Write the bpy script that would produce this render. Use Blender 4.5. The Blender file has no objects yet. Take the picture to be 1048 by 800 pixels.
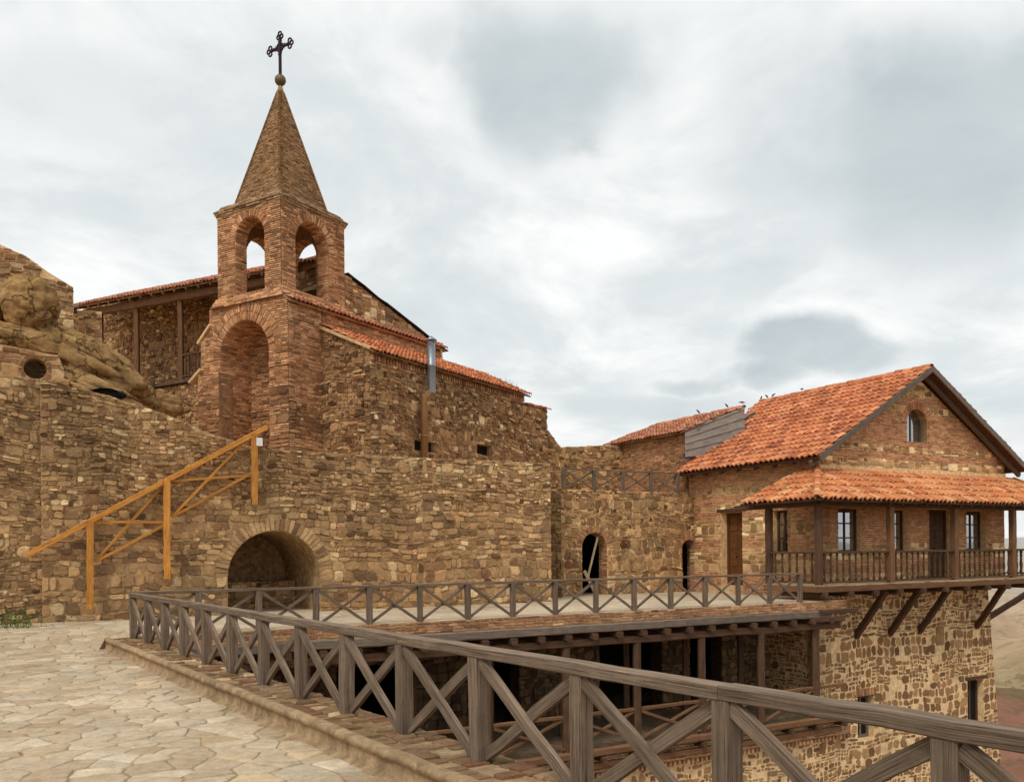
import bpy, math, random
import numpy as np
from mathutils import Vector, Matrix
from mathutils.geometry import tessellate_polygon
random.seed(7); rng = np.random.default_rng(7)
PI = math.pi
scene = bpy.context.scene
COL = scene.collection
# ------------------------------------------------------------------ camera constants
FPX, CX, HY, ROLL, EYE = 900.0, 524.0, 564.0, 0.010, 1.75
def ray(px, py):
    dx, dy = px-CX, py-HY
    return (dx*math.cos(ROLL)-dy*math.sin(ROLL))/FPX, (-dx*math.sin(ROLL)-dy*math.cos(ROLL))/FPX
def at(px, py, Y):
    u, v = ray(px, py); return Vector((u*Y, Y, EYE+v*Y))
class Fr:
    """a building's own ground frame"""
    def __init__(s, ox, oy, dx, dy):
        l = math.hypot(dx, dy); s.o = Vector((ox, oy, 0)); s.x = Vector((dx/l, dy/l, 0)); s.y = Vector((-dy/l, dx/l, 0))
    def w(s, a, b, z=0.0): return s.o+s.x*a+s.y*b+Vector((0, 0, z))
    def onb(s, px, py, b):      # point of the plane y=b seen at a photo position -> (a, z)
        u, v = ray(px, py); d = Vector((u, 1, 0)); t = (b+s.o.dot(s.y))/d.dot(s.y); p = d*t
        return (p-s.o).dot(s.x), EYE+v*t
    def ona(s, px, py, a):
        u, v = ray(px, py); d = Vector((u, 1, 0)); t = (a+s.o.dot(s.x))/d.dot(s.x); p = d*t
        return (p-s.o).dot(s.y), EYE+v*t
    def face(s, kind, a, b, z=0.0):
        X, Y, Z = s.x, s.y, Vector((0, 0, 1))
        xx, yy = {'F': (X, Y), 'L': (-Y, X), 'R': (Y, -X), 'B': (-X, -Y)}[kind]
        return m4(s.w(a, b, z), xx, yy, Z)
def m4(o, x, y, z):
    return Matrix(((x[0], y[0], z[0], o[0]), (x[1], y[1], z[1], o[1]), (x[2], y[2], z[2], o[2]), (0, 0, 0, 1)))
A = Fr(-7.03, 16.3, .875, .484)            # terrace, big wall, house
Cf = Fr(-6.27, 24.2, .519, .855)           # church and tower
N = Fr(-7.03, 16.3, .5697, -.8219)         # near railing, x runs towards the camera
# ------------------------------------------------------------------ objects
def setp(o, label=None, cat=None, group=None, kind=None):
    if label: o['label'] = label
    if cat: o['category'] = cat
    if group: o['group'] = group
    if kind: o['kind'] = kind
    return o
def thing(name, label, cat, loc, group=None):
    o = bpy.data.objects.new(name, None); COL.objects.link(o); o.location = loc
    o.empty_display_size = .2
    return setp(o, label, cat, group)
def worldloc(o):
    v = Vector(o.location)
    while o.parent: o = o.parent; v += Vector(o.location)
    return v
class MB:
    def __init__(s): s.v = []; s.f = []; s.m = []; s.t = []; s.uv = []; s.sm = []; s.n = 0; s.q = []
    def add(s, vs, fs, mat=0, tint=(.5, 0, 0), uvs=None, smooth=False):
        b = s.n; vs = [tuple(v) for v in vs]; s.v += vs; s.n += len(vs)
        s.t += [tint]*len(vs)
        for i, f in enumerate(fs):
            s.f.append(tuple(b+k for k in f)); s.m.append(mat); s.sm.append(smooth)
            s.uv += (uvs[i] if uvs else [(0, 0)]*len(f))
    # ---- cells: rounded stones / bricks given as four corners
    def cell(s, c, h, t, rnd=.3, gap=.012, jit=.06): s.q.append((c, h, t, rnd, gap, jit))
    def flush(s, mat=1, smooth=False):
        if not s.q: return
        n = len(s.q); C = np.array([[tuple(p) for p in q[0]] for q in s.q]); H = np.array([q[1] for q in s.q])
        T = [q[2] for q in s.q]; R = np.array([q[3] for q in s.q]); G = np.array([q[4] for q in s.q]); J = np.array([q[5] for q in s.q])
        c0, c1, c2, c3 = C[:, 0], C[:, 1], C[:, 2], C[:, 3]
        lu = (np.linalg.norm(c1-c0, axis=1)+np.linalg.norm(c2-c3, axis=1))/2+1e-6
        lv = (np.linalg.norm(c3-c0, axis=1)+np.linalg.norm(c2-c1, axis=1))/2+1e-6
        nn = np.cross(c2-c0, c3-c1); nn /= (np.linalg.norm(nn, axis=1)[:, None]+1e-9)
        su = np.clip(1-G/lu, .3, 1); sv = np.clip(1-G/lv, .3, 1)
        base = np.array([(-1, -1), (-.34, -1), (.34, -1), (1, -1), (1, -.0), (1, 1), (.34, 1), (-.34, 1), (-1, 1), (-1, 0)])
        corner = np.array([1, 0, 0, 1, 0, 1, 0, 0, 1, 0]); K = len(base)
        P = np.repeat(base[None], n, 0)
        lm = np.minimum(lu, lv)
        pull = corner[None, :]*(R[:, None]*(.4+rng.random((n, K))*.9))
        P[:, :, 0] *= 1-pull*(lm/lu)[:, None]*.6; P[:, :, 1] *= 1-pull*(lm/lv)[:, None]*.6
        P[:, :, 0] += rng.normal(0, 1, (n, K))*(J*lm/lu)[:, None]; P[:, :, 1] += rng.normal(0, 1, (n, K))*(J*lm/lv)[:, None]
        def ring(ins, dep):
            U = P[:, :, 0]*(su*(1-ins*lm/lu))[:, None]; V = P[:, :, 1]*(sv*(1-ins*lm/lv))[:, None]
            a = (1+U)/2; b = (1+V)/2
            X = ((1-a)*(1-b))[..., None]*c0[:, None]+(a*(1-b))[..., None]*c1[:, None]+(a*b)[..., None]*c2[:, None]+((1-a)*b)[..., None]*c3[:, None]
            return X+nn[:, None]*dep[..., None]
        tilt = rng.normal(0, 1, (n, 2))*np.where(np.array([q[2][1] for q in s.q]) > .5, .10, .26)[:, None]
        def dv(k): return (H*k)[:, None]*(1+tilt[:, :1]*P[:, :, 0]+tilt[:, 1:]*P[:, :, 1])
        r0 = ring(0, np.zeros((n, K))-.012); r1 = ring(.04, dv(.72)); r2 = ring(.26, dv(1.0)+rng.normal(0, .16, (n, K))*H[:, None])
        cen = r2.mean(1)+nn*(H*rng.normal(0, .15, n))[:, None]
        V = np.concatenate([r0, r1, r2, cen[:, None]], 1).reshape(-1, 3)
        per = 3*K+1; fl = []
        for k in range(K):
            j = (k+1) % K
            fl += [(k, j, K+j, K+k), (K+k, K+j, 2*K+j, 2*K+k), (2*K+k, 2*K+j, 3*K)]
        b0 = s.n; s.v += V.tolist(); s.n += len(V)
        for t in T: s.t += [t]*per
        for i in range(n):
            b = b0+i*per
            for f in fl: s.f.append(tuple(b+k for k in f))
        s.m += [mat]*(n*len(fl)); s.sm += [smooth]*(n*len(fl))
        nl = n*sum(len(f) for f in fl); s.uv += [(0, 0)]*nl
        s.q = []
    def obj(s, name, mats, parent=None, loc=None, **kw):
        s.flush()
        me = bpy.data.meshes.new(name); base = worldloc(parent) if parent else (Vector(loc) if loc else Vector((0, 0, 0)))
        V = np.array(s.v, dtype=float).reshape(-1, 3)-np.array(tuple(base))
        me.from_pydata(V.tolist(), [], s.f)
        if not isinstance(mats, (list, tuple)): mats = [mats]
        for m in mats: me.materials.append(m)
        me.polygons.foreach_set('material_index', np.minimum(np.array(s.m), len(mats)-1).astype(np.int32))
        me.polygons.foreach_set('use_smooth', s.sm)
        at_ = me.attributes.new('tint', 'FLOAT_COLOR', 'POINT')
        T = np.ones((len(s.v), 4)); T[:, :3] = np.array(s.t); at_.data.foreach_set('color', T.ravel())
        uvl = me.uv_layers.new(name='UVMap'); uvl.data.foreach_set('uv', np.array(s.uv, dtype=float).ravel())
        me.update()
        o = bpy.data.objects.new(name, me); COL.objects.link(o)
        if parent: o.parent = parent
        elif loc: o.location = loc
        return setp(o, kw.get('label'), kw.get('cat'), kw.get('group'), kw.get('kind'))
def clone(o, parent=None, loc=None):
    c = o.copy(); COL.objects.link(c)
    if parent: c.parent = parent
    if loc is not None: c.location = loc
    return c
# ------------------------------------------------------------------ primitive shapes
def beam(mb, p0, p1, w, h, up=(0, 0, 1), mat=0, tint=None, jit=.003, seg=None, ch=.12, taper=1.0):
    p0, p1 = Vector(p0), Vector(p1); d = (p1-p0); L = d.length; d.normalize()
    up = Vector(up); sx = d.cross(up)
    if sx.length < 1e-3: sx = d.cross(Vector((1, 0, 0)))
    sx.normalize(); uz = sx.cross(d).normalized()
    c = min(w, h)*ch
    prof = [(-w/2+c, -h/2), (w/2-c, -h/2), (w/2, -h/2+c), (w/2, h/2-c), (w/2-c, h/2), (-w/2+c, h/2), (-w/2, h/2-c), (-w/2, -h/2+c)]
    seg = seg or max(1, min(14, int(L/.25))); vs = []; fs = []; uvs = []
    per = [0]; 
    for i in range(8):
        a, b = prof[i], prof[(i+1) % 8]; per.append(per[-1]+math.hypot(a[0]-b[0], a[1]-b[1]))
    uo = random.random()*50; vo = random.random()*50
    if tint is None: tint = (random.random(), random.random(), 0)
    for i in range(seg+1):
        t = i/seg; k = 1+(taper-1)*t; j0 = random.gauss(0, jit); j1 = random.gauss(0, jit)
        if i in (0, seg): j0 = j1 = 0
        for (a, b) in prof:
            vs.append(p0+d*(L*t)+sx*(a*k+j0+random.gauss(0, jit*.4))+uz*(b*k+j1+random.gauss(0, jit*.4)))
    for i in range(seg):
        for k in range(8):
            j = (k+1) % 8
            fs.append((i*8+k, i*8+j, (i+1)*8+j, (i+1)*8+k))
            u0, u1 = uo+L*i/seg, uo+L*(i+1)/seg
            uvs.append([(u0, vo+per[k]), (u0, vo+per[k+1]), (u1, vo+per[k+1]), (u1, vo+per[k])])
    for e, base in ((0, 0), (1, seg*8)):
        idx = [base+k for k in range(8)]
        if not e: idx = idx[::-1]
        pr = prof if e else prof[::-1]
        fs.append(tuple(idx)); uvs.append([(uo+a*.2, vo+b) for a, b in pr])
    mb.add(vs, fs, mat, tint, uvs)
def box(mb, M, x0, x1, y0, y1, z0, z1, mat=0, tint=(.5, .5, 0)):
    vs = [M @ Vector(p) for p in ((x0, y0, z0), (x1, y0, z0), (x1, y1, z0), (x0, y1, z0), (x0, y0, z1), (x1, y0, z1), (x1, y1, z1), (x0, y1, z1))]
    fs = [(0, 1, 2, 3), (4, 7, 6, 5), (0, 4, 5, 1), (1, 5, 6, 2), (2, 6, 7, 3), (3, 7, 4, 0)]
    X, Y, Z = x1-x0, y1-y0, z1-z0
    uv = [[(0, 0), (X, 0), (X, Y), (0, Y)], [(0, 0), (0, Y), (X, Y), (X, 0)], [(0, 0), (0, Z), (X, Z), (X, 0)], [(0, 0), (0, Z), (Y, Z), (Y, 0)], [(0, 0), (0, Z), (X, Z), (X, 0)], [(0, 0), (0, Z), (Y, Z), (Y, 0)]]
    mb.add(vs, fs, mat, tint, uv)
def lathe(mb, c, prof, n=16, mat=0, tint=(.5, .5, 0), smooth=True, axis=None):
    c = Vector(c); vs = []; fs = []
    for (r, z) in prof:
        for k in range(n):
            a = 2*PI*k/n; vs.append(c+Vector((r*math.cos(a), r*math.sin(a), z)))
    for i in range(len(prof)-1):
        for k in range(n):
            j = (k+1) % n; fs.append((i*n+k, i*n+j, (i+1)*n+j, (i+1)*n+k))
    fs.append(tuple(range(n))[::-1]); fs.append(tuple((len(prof)-1)*n+k for k in range(n)))
    mb.add(vs, fs, mat, tint, None, smooth)
# ------------------------------------------------------------------ walls
class Op:
    def __init__(s, x0, x1, z0, z1, kind='arch', ring=.0, brick=True, vw=.07, jamb=0.0):
        s.x0, s.x1, s.z0, s.z1, s.kind, s.ring, s.brick, s.vw, s.jamb = x0, x1, z0, z1, kind, ring, brick, vw, jamb
        s.xc = (x0+x1)/2; s.r = (x1-x0)/2; s.zs = z1-s.r if kind == 'arch' else z1
        if kind == 'circle': s.zs = (z0+z1)/2
    def span(s, z, h=0):
        if z < s.z0-h*.3 or z > s.z1+s.ring+h*.3: return None
        if s.kind == 'rect':
            if z > s.z1: return (s.x0-.08, s.x1+.08) if s.ring else None
            return (s.x0-s.jamb, s.x1+s.jamb)
        dz = z-s.zs
        if s.kind == 'arch' and dz <= 0: return (s.x0-s.jamb, s.x1+s.jamb)
        R = s.r+s.ring
        if abs(dz) >= R: return None
        hw = math.sqrt(R*R-dz*dz)
        return (s.xc-hw, s.xc+hw)
    def outline(s, n=16):
        if s.kind == 'rect': return [(s.x0, s.z0), (s.x1, s.z0), (s.x1, s.z1), (s.x0, s.z1)]
        if s.kind == 'circle': return [(s.xc+s.r*math.cos(2*PI*k/20), s.zs+s.r*math.sin(2*PI*k/20)) for k in range(20)]
        return [(s.x0, s.z0), (s.x1, s.z0)]+[(s.xc+s.r*math.cos(PI*k/n), s.zs+s.r*math.sin(PI*k/n)) for k in range(n+1)]
def slab(mb, M, outer, holes, thick, mat=0):
    loops = [[Vector((x, z, 0)) for x, z in outer]]+[[Vector((x, z, 0)) for x, z in h] for h in holes]
    pts = [p for l in loops for p in l]; n = len(pts)
    tris = tessellate_polygon(loops)
    vs = [M @ Vector((p[0], 0, p[1])) for p in pts]+[M @ Vector((p[0], thick, p[1])) for p in pts]
    fs = [tuple(t) for t in tris]+[tuple(n+i for i in reversed(t)) for t in tris]
    b = 0
    for l in loops:
        m = len(l)
        for i in range(m):
            j = (i+1) % m; fs.append((b+i, b+j, n+b+j, n+b+i))
        b += m
    mb.add(vs, fs, mat, (.5, 0, 0))
STY = {
 'rubble': dict(band=(.13, .30), col=(.13, .38), gap=.010, h=(.012, .060), rnd=.32, jit=.10, brick=0, wave=.05),
 'mortar': dict(band=(.20, .36), col=(.16, .40), gap=.034, h=(.004, .022), rnd=.34, jit=.16, brick=0, wave=.05),
 'mixed':  dict(band=(.20, .30), col=(.22, .46), gap=.018, h=(.010, .032), rnd=.22, jit=.06, brick=.46, wave=.012),
 'mixed2': dict(band=(.20, .32), col=(.25, .5), gap=.014, h=(.012, .04), rnd=.25, jit=.07, brick=.16, wave=.03),
 'brick':  dict(band=(.24, .26), col=(.22, .30), gap=.012, h=(.010, .028), rnd=.12, jit=.03, brick=1.0, wave=.006),
 'trans':  dict(band=(.20, .30), col=(.22, .5), gap=.02, h=(.015, .04), rnd=.35, jit=.06, brick=lambda z: min(1, max(.05, (z-4.9)/1.6)), wave=.01),
}
def wall(mb, M, prof, zb, ops=(), thick=.45, style='rubble', backing=True, lean=None, pale=.06, bh=.062, trim=0.0, left=None, right=None):
    S = STY[style]
    if backing:
        outer = [(prof[0][0], zb), (prof[-1][0], zb)]+list(reversed(prof))
        holes = [o.outline() for o in ops]
        slab(mb, M, outer, holes, thick, 0)
    X0, X1 = prof[0][0], prof[-1][0]
    px = [p[0] for p in prof]; pz = [p[1] for p in prof]
    def top(x): return float(np.interp(x, px, pz))
    zmax = max(pz)
    ph = [random.random()*6 for _ in range(4)]
    def wv(x, z): return S['wave']*(math.sin(x*1.3+ph[0]+z*.7)+.6*math.sin(x*3.1+ph[1]+z)+.3*math.sin(x*6.3+ph[2]))
    def P3(x, z): return M @ Vector((x, 0, z))
    def put(xa, xb, za, zt, kind):
        xm, zm = (xa+xb)/2, (za+zt)/2
        if xb-xa < .03 or zm+wv(xm, zm) > top(xm)-trim: return
        if style == 'mortar' and random.random() < .16: return
        j = .016 if kind == 0 else .004
        def cn(x, z):
            return P3(x+random.gauss(0, j), min(z+wv(x, z)+random.gauss(0, j*.8), top(x)+.02))
        h = random.uniform(*S['h'])
        if kind == 1: h = random.uniform(.010, .024); rnd, jt, gap = .12, .045, .019
        else: rnd, jt, gap = S['rnd'], S['jit'], S['gap']
        light = 1.0 if (kind == 0 and random.random() < pale) else 0.0
        mb.cell((cn(xa, za), cn(xb, za), cn(xb, zt), cn(xa, zt)), h, (random.random(), float(kind), light), rnd, gap, jt)
    def ivs(z, h):
        xa = left(z) if left else X0; xb = right(z) if right else X1
        iv = [(xa, xb)]
        for o in ops:
            s = o.span(z, h)
            if not s: continue
            nv = []
            for a, b in iv:
                if s[1] <= a or s[0] >= b: nv.append((a, b)); continue
                if s[0] > a: nv.append((a, s[0]))
                if s[1] < b: nv.append((s[1], b))
            iv = nv
        return iv
    def row(za, zt, kind, wr):
        for a, b in ivs((za+zt)/2, (zt-za)/2):
            x = a; 
            if kind == 1: x = a
            first = True
            while x < b-.02:
                w = random.uniform(*wr)
                if first and kind == 1: w *= random.uniform(.4, 1)
                first = False
                e = min(x+w, b)
                if b-e < wr[0]*.45: e = b
                put(x, e, za, zt, kind); x = e
    z = zb
    while z < zmax+.05:
        H = random.uniform(*S['band'])
        pb = S['brick'](z) if callable(S['brick']) else S['brick']
        if random.random() < pb:
            n = max(1, int(round(H/bh)))
            for k in range(n): row(z+k*bh, z+(k+1)*bh, 1, (.20, .34))
            z += n*bh; continue
        # check whether openings cut this band
        cut = any(o.span(z+H*.1) or o.span(z+H*.5) or o.span(z+H*.9) for o in ops)
        if cut:
            k = random.choice((1, 2)) if H < .34 else random.choice((2, 3))
            cs = [0]+sorted(i/k+random.uniform(-.1, .1) for i in range(1, k))+[1]
            for i in range(k): row(z+H*cs[i], z+H*cs[i+1], 0, S['col'])
        else:
            for a, b in ivs(z+H/2, 0):
                x = a
                while x < b-.02:
                    w = random.uniform(S['col'][0], S['col'][1]*1.0); e = min(x+w, b)
                    if b-e < S['col'][0]*.5: e = b
                    w = e-x; r = random.random()
                    if r < .22 and H > .22:
                        put(x, e, z, z+H, 0)
                    else:
                        k = 2 if r < .75 else 3
                        cs = [0]+sorted(i/k+random.uniform(-.13, .13) for i in range(1, k))+[1]
                        for i in range(k):
                            za, zt = z+H*cs[i], z+H*cs[i+1]
                            if w > S['col'][0]*1.25 and random.random() < .6:
                                m = x+w*random.uniform(.32, .68); put(x, m, za, zt, 0); put(m, e, za, zt, 0)
                            else: put(x, e, za, zt, 0)
                    x = e
        z += H
    for o in ops:
        if o.ring and o.kind in ('arch', 'circle'):
            full = o.kind == 'circle'; ang = 2*PI if full else PI
            n = max(8, int(ang*(o.r+o.ring/2)/o.vw))
            rows = max(1, int(round(o.ring/.27)))
            for q in range(rows):
                ra = o.r+o.ring*q/rows; rb = o.r+o.ring*(q+1)/rows
                for k in range(n):
                    t0, t1 = ang*k/n, ang*(k+1)/n; e = random.uniform(-.015, .02)
                    pts = [(ra, t1), (ra, t0), (rb+e, t0), (rb+e, t1)]
                    c = [P3(o.xc+r*math.cos(t), o.zs+r*math.sin(t)) for r, t in pts]
                    c = [c[1], c[2], c[3], c[0]]
                    mb.cell(c, random.uniform(.012, .035), (random.random(), 1.0 if o.brick else 0.0, 0.0), .15, .016, .03)
        if o.ring and o.kind == 'rect':
            n = int((o.x1-o.x0+.16)/.075)
            for k in range(n):
                xa = o.x0-.08+k*(o.x1-o.x0+.16)/n; xb = xa+(o.x1-o.x0+.16)/n
                mb.cell((P3(xa, o.z1+.005), P3(xb, o.z1+.005), P3(xb, o.z1+o.ring), P3(xa, o.z1+o.ring)), random.uniform(.01, .03), (random.random(), 1.0, 0.0), .1, .012, .03)
        if o.jamb:
            z = o.z0
            while z < o.zs:
                for (xa, xb) in ((o.x0-o.jamb, o.x0), (o.x1, o.x1+o.jamb)):
                    mb.cell((P3(xa, z), P3(xb, z), P3(xb, z+bh), P3(xa, z+bh)), random.uniform(.008, .03), (random.random(), 1.0 if o.brick else 0, 0.0), .12, .014, .04)
                z += bh
def reveal(mb, M, o, depth, brick=True, bh=.07, bw=.25):
    """bricks lining the inside of an arched opening"""
    path = [(o.x0, o.z0+i*bh) for i in range(int((o.zs-o.z0)/bh))]
    n = max(8, int(PI*o.r/bh))
    path += [(o.xc-o.r*math.cos(PI*k/n), o.zs+o.r*math.sin(PI*k/n)) for k in range(n+1)]
    path += [(o.x1, o.zs-i*bh) for i in range(1, int((o.zs-o.z0)/bh)+1)]
    nr = max(1, int(round(depth/bw)))
    for i in range(len(path)-1):
        a, b = path[i], path[i+1]; off = (i % 2)*.5
        ed = [0]+[min(1, (k+off)/nr) for k in range(1, nr+1)]; 
        if ed[-1] < 1: ed.append(1)
        for k in range(len(ed)-1):
            y0, y1 = ed[k]*depth, ed[k+1]*depth
            if y1-y0 < .02: continue
            c = [M @ Vector((a[0], y0, a[1])), M @ Vector((a[0], y1, a[1])), M @ Vector((b[0], y1, b[1])), M @ Vector((b[0], y0, b[1]))]
            mb.cell(c, random.uniform(.006, .022), (random.random(), 1.0 if brick else 0.0, 0), .12, .012, .03)
def recess(mb, M, o, depth, y0=0.0, mat=0, back=True):
    out = o.outline(); n = len(out)
    vs = [M @ Vector((x, y0, z)) for x, z in out]+[M @ Vector((x, depth, z)) for x, z in out]
    fs = [(i, (i+1) % n, n+(i+1) % n, n+i) for i in range(n)]
    if back: fs.append(tuple(range(n, 2*n)))
    mb.add(vs, fs, mat, (.5, 0, 0))
def room(mb, M, x0, x1, y0, y1, z0, z1, mat=0):
    """open-fronted dark room behind an opening"""
    P = [M @ Vector(p) for p in ((x0, y0, z0), (x1, y0, z0), (x1, y1, z0), (x0, y1, z0), (x0, y0, z1), (x1, y0, z1), (x1, y1, z1), (x0, y1, z1))]
    mb.add(P, [(0, 1, 2, 3), (4, 5, 6, 7), (1, 2, 6, 5), (2, 3, 7, 6), (3, 0, 4, 7)], mat)
# ------------------------------------------------------------------ tiles
def tiles(mb, o, U, V, W, L, clip=None, tw=.19, tl=.32, amp=.05, mat=0, seed=None):
    """barrel tiles on the plane o + u*U + v*V; v runs up the slope"""
    o = Vector(o); U = Vector(U).normalized(); V = Vector(V).normalized(); Nn = U.cross(V).normalized()
    if Nn.z < 0: Nn = -Nn
    nu = max(1, int(round(W/tw))); tw = W/nu; nv = max(1, int(round(L/tl))); tl = L/nv
    prof = [(-.5, .0), (-.40, .16), (-.28, .66), (-.12, .96), (.04, 1.0), (.18, .74), (.30, .24), (.40, .02), (.5, .0)]
    for i in range(nu):
        for j in range(nv):
            uc, vc = (i+.5)*tw, (j+.5)*tl
            if clip and not clip(uc, vc): continue
            dz = random.gauss(0, .007); sl = random.gauss(0, .018); rot = random.gauss(0, .010); ju = random.gauss(0, .004)
            t = (random.random(), random.random(), random.random()); vs = []; fs = []
            rows = [(-.03+sl, .028, 0), (-.03+sl, .058, 1), (tl*.5, .028, 1), (tl+.02, .002, 1)]
            for (vv, lift, k) in rows:
                for (a, h) in prof:
                    uu = uc+a*tw*1.04+ju+rot*(vv-tl/2)
                    hh = lift+dz+h*amp-(0 if k else .016)
                    vs.append(o+U*uu+V*(j*tl+vv)+Nn*hh)
            n = len(prof)
            for r in range(len(rows)-1):
                for q in range(n-1): fs.append((r*n+q, r*n+q+1, (r+1)*n+q+1, (r+1)*n+q))
            mb.add(vs, fs, mat, t)
def ridge(mb, p0, p1, r=.10, tl=.33, mat=0):
    p0, p1 = Vector(p0), Vector(p1); d = p1-p0; L = d.length; d.normalize(); s = d.cross(Vector((0, 0, 1))).normalized(); u = s.cross(d).normalized()
    n = max(1, int(L/tl))
    for i in range(n):
        t = (random.random(), random.random(), random.random()); vs = []; fs = []; K = 9
        dz = random.gauss(0, .008)
        for (x, k) in ((0, 1.12), (0, 1.0+.02), (tl*1.08, .92)):
            for a in range(K):
                an = PI*a/(K-1); rr = r*(k if x or k > 1.1 else .9)
                vs.append(p0+d*(i*L/n+x-.02)+s*(rr*math.cos(an))+u*(rr*math.sin(an)*.9+dz))
        vs = vs[K:2*K]+vs[0:K]+vs[2*K:]
        for rr in range(2):
            for a in range(K-1): fs.append((rr*K+a, rr*K+a+1, (rr+1)*K+a+1, (rr+1)*K+a))
        mb.add(vs, fs, mat, t)
def plate(mb, pts, th, mat=0, tint=(.5, .5, 0)):
    pts = [Vector(p) for p in pts]; n = len(pts); nn = (pts[1]-pts[0]).cross(pts[-1]-pts[0]).normalized()
    if nn.z < 0: nn = -nn
    vs = pts+[p-nn*th for p in pts]; L = (pts[1]-pts[0]).length
    uo = [((p-pts[0]).dot((pts[1]-pts[0]).normalized()), (p-pts[0]).dot(nn.cross((pts[1]-pts[0]).normalized()))) for p in pts]
    fs = [tuple(range(n)), tuple(range(2*n-1, n-1, -1))]+[(i, (i+1) % n, n+(i+1) % n, n+i) for i in range(n)]
    uv = [[uo[i] for i in range(n)], [uo[i] for i in range(n-1, -1, -1)]]+[[uo[i], uo[(i+1) % n], uo[(i+1) % n], uo[i]] for i in range(n)]
    mb.add(vs, fs, mat, tint, uv)
# ------------------------------------------------------------------ materials
def srgb(*c):
    return tuple(((x/255)/12.92 if x/255 < .04045 else ((x/255+.055)/1.055)**2.4) for x in c)+(1,)
class NT:
    def __init__(s, name):
        s.m = bpy.data.materials.new(name); s.m.use_nodes = True; s.t = s.m.node_tree; s.n = s.t.nodes; s.b = s.n['Principled BSDF']
    def N(s, typ, **kw):
        x = s.n.new(typ)
        for k, v in kw.items():
            if hasattr(x, k): setattr(x, k, v)
        return x
    def L(s, a, b): s.t.links.new(a, b)
    def noise(s, vec, scale, detail=6, rough=.6, dist=0):
        x = s.N('ShaderNodeTexNoise'); x.inputs['Scale'].default_value = scale; x.inputs['Detail'].default_value = detail
        x.inputs['Roughness'].default_value = rough; x.inputs['Distortion'].default_value = dist
        if vec: s.L(vec, x.inputs['Vector'])
        return x.outputs['Fac']
    def ramp(s, fac, stops, interp='LINEAR'):
        x = s.N('ShaderNodeValToRGB'); x.color_ramp.interpolation = interp; e = x.color_ramp.elements
        while len(e) < len(stops): e.new(.5)
        for i, (p, c) in enumerate(stops): e[i].position = p; e[i].color = c if len(c) == 4 else tuple(c)+(1,)
        s.L(fac, x.inputs[0]); return x.outputs[0]
    def mix(s, fac, a, b, mode='MIX'):
        x = s.N('ShaderNodeMix'); x.data_type = 'RGBA'; x.blend_type = mode
        for sock, v in ((x.inputs[0], fac), (x.inputs[6], a), (x.inputs[7], b)):
            if isinstance(v, (int, float)): sock.default_value = v
            elif isinstance(v, tuple): sock.default_value = v
            else: s.L(v, sock)
        return x.outputs[2]
    def math(s, op, a, b=None, clamp=False):
        x = s.N('ShaderNodeMath'); x.operation = op; x.use_clamp = clamp
        for i, v in enumerate((a, b)):
            if v is None: continue
            if isinstance(v, (int, float)): x.inputs[i].default_value = v
            else: s.L(v, x.inputs[i])
        return x.outputs[0]
    def pos(s): return s.N('ShaderNodeNewGeometry').outputs['Position']
    def tint(s):
        a = s.N('ShaderNodeAttribute'); a.attribute_name = 'tint'; c = s.N('ShaderNodeSeparateColor'); s.L(a.outputs['Color'], c.inputs[0]); return c.outputs
    def mapping(s, vec, sc):
        x = s.N('ShaderNodeMapping'); x.inputs['Scale'].default_value = sc; s.L(vec, x.inputs[0]); return x.outputs[0]
    def uv(s): return s.N('ShaderNodeUVMap').outputs[0]
    def bump(s, h, strength=.5, dist=.02, prev=None):
        x = s.N('ShaderNodeBump'); x.inputs['Strength'].default_value = strength; x.inputs['Distance'].default_value = dist
        s.L(h, x.inputs['Height'])
        if prev: s.L(prev, x.inputs['Normal'])
        return x.outputs[0]
    def done(s, col, rough=.9, normal=None, spec=.2, metal=0):
        if isinstance(col, tuple): s.b.inputs['Base Color'].default_value = col
        else: s.L(col, s.b.inputs['Base Color'])
        if isinstance(rough, (int, float)): s.b.inputs['Roughness'].default_value = rough
        else: s.L(rough, s.b.inputs['Roughness'])
        s.b.inputs['Specular IOR Level'].default_value = spec; s.b.inputs['Metallic'].default_value = metal
        if normal: s.L(normal, s.b.inputs['Normal'])
        return s.m
G3 = lambda v: (v, v, v, 1)
def grade(t, col, dirt=.5, scale=.5, lo=.55, gain=(1.60, 1.47, 1.30, 1)):
    p = t.pos()
    f = t.noise(p, 9, 8, .7); c = t.mix(.8, col, t.ramp(f, [(.25, G3(.62)), (.5, G3(1)), (.78, G3(1.35))]), 'MULTIPLY')
    f2 = t.noise(p, 45, 5, .7); c = t.mix(.55, c, t.ramp(f2, [(.3, G3(.7)), (.55, G3(1.05)), (.8, G3(1.3))]), 'MULTIPLY')
    f3 = t.noise(t.mapping(p, (1, 1, .6)), scale, 5, .6, .4); c = t.mix(dirt, c, t.ramp(f3, [(.32, G3(lo)), (.52, G3(1.0)), (.7, G3(1.12))]), 'MULTIPLY')
    hs = t.N('ShaderNodeHueSaturation'); hs.inputs['Saturation'].default_value = .87; t.L(c, hs.inputs['Color'])
    return t.mix(1.0, hs.outputs[0], gain, 'MULTIPLY')
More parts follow.
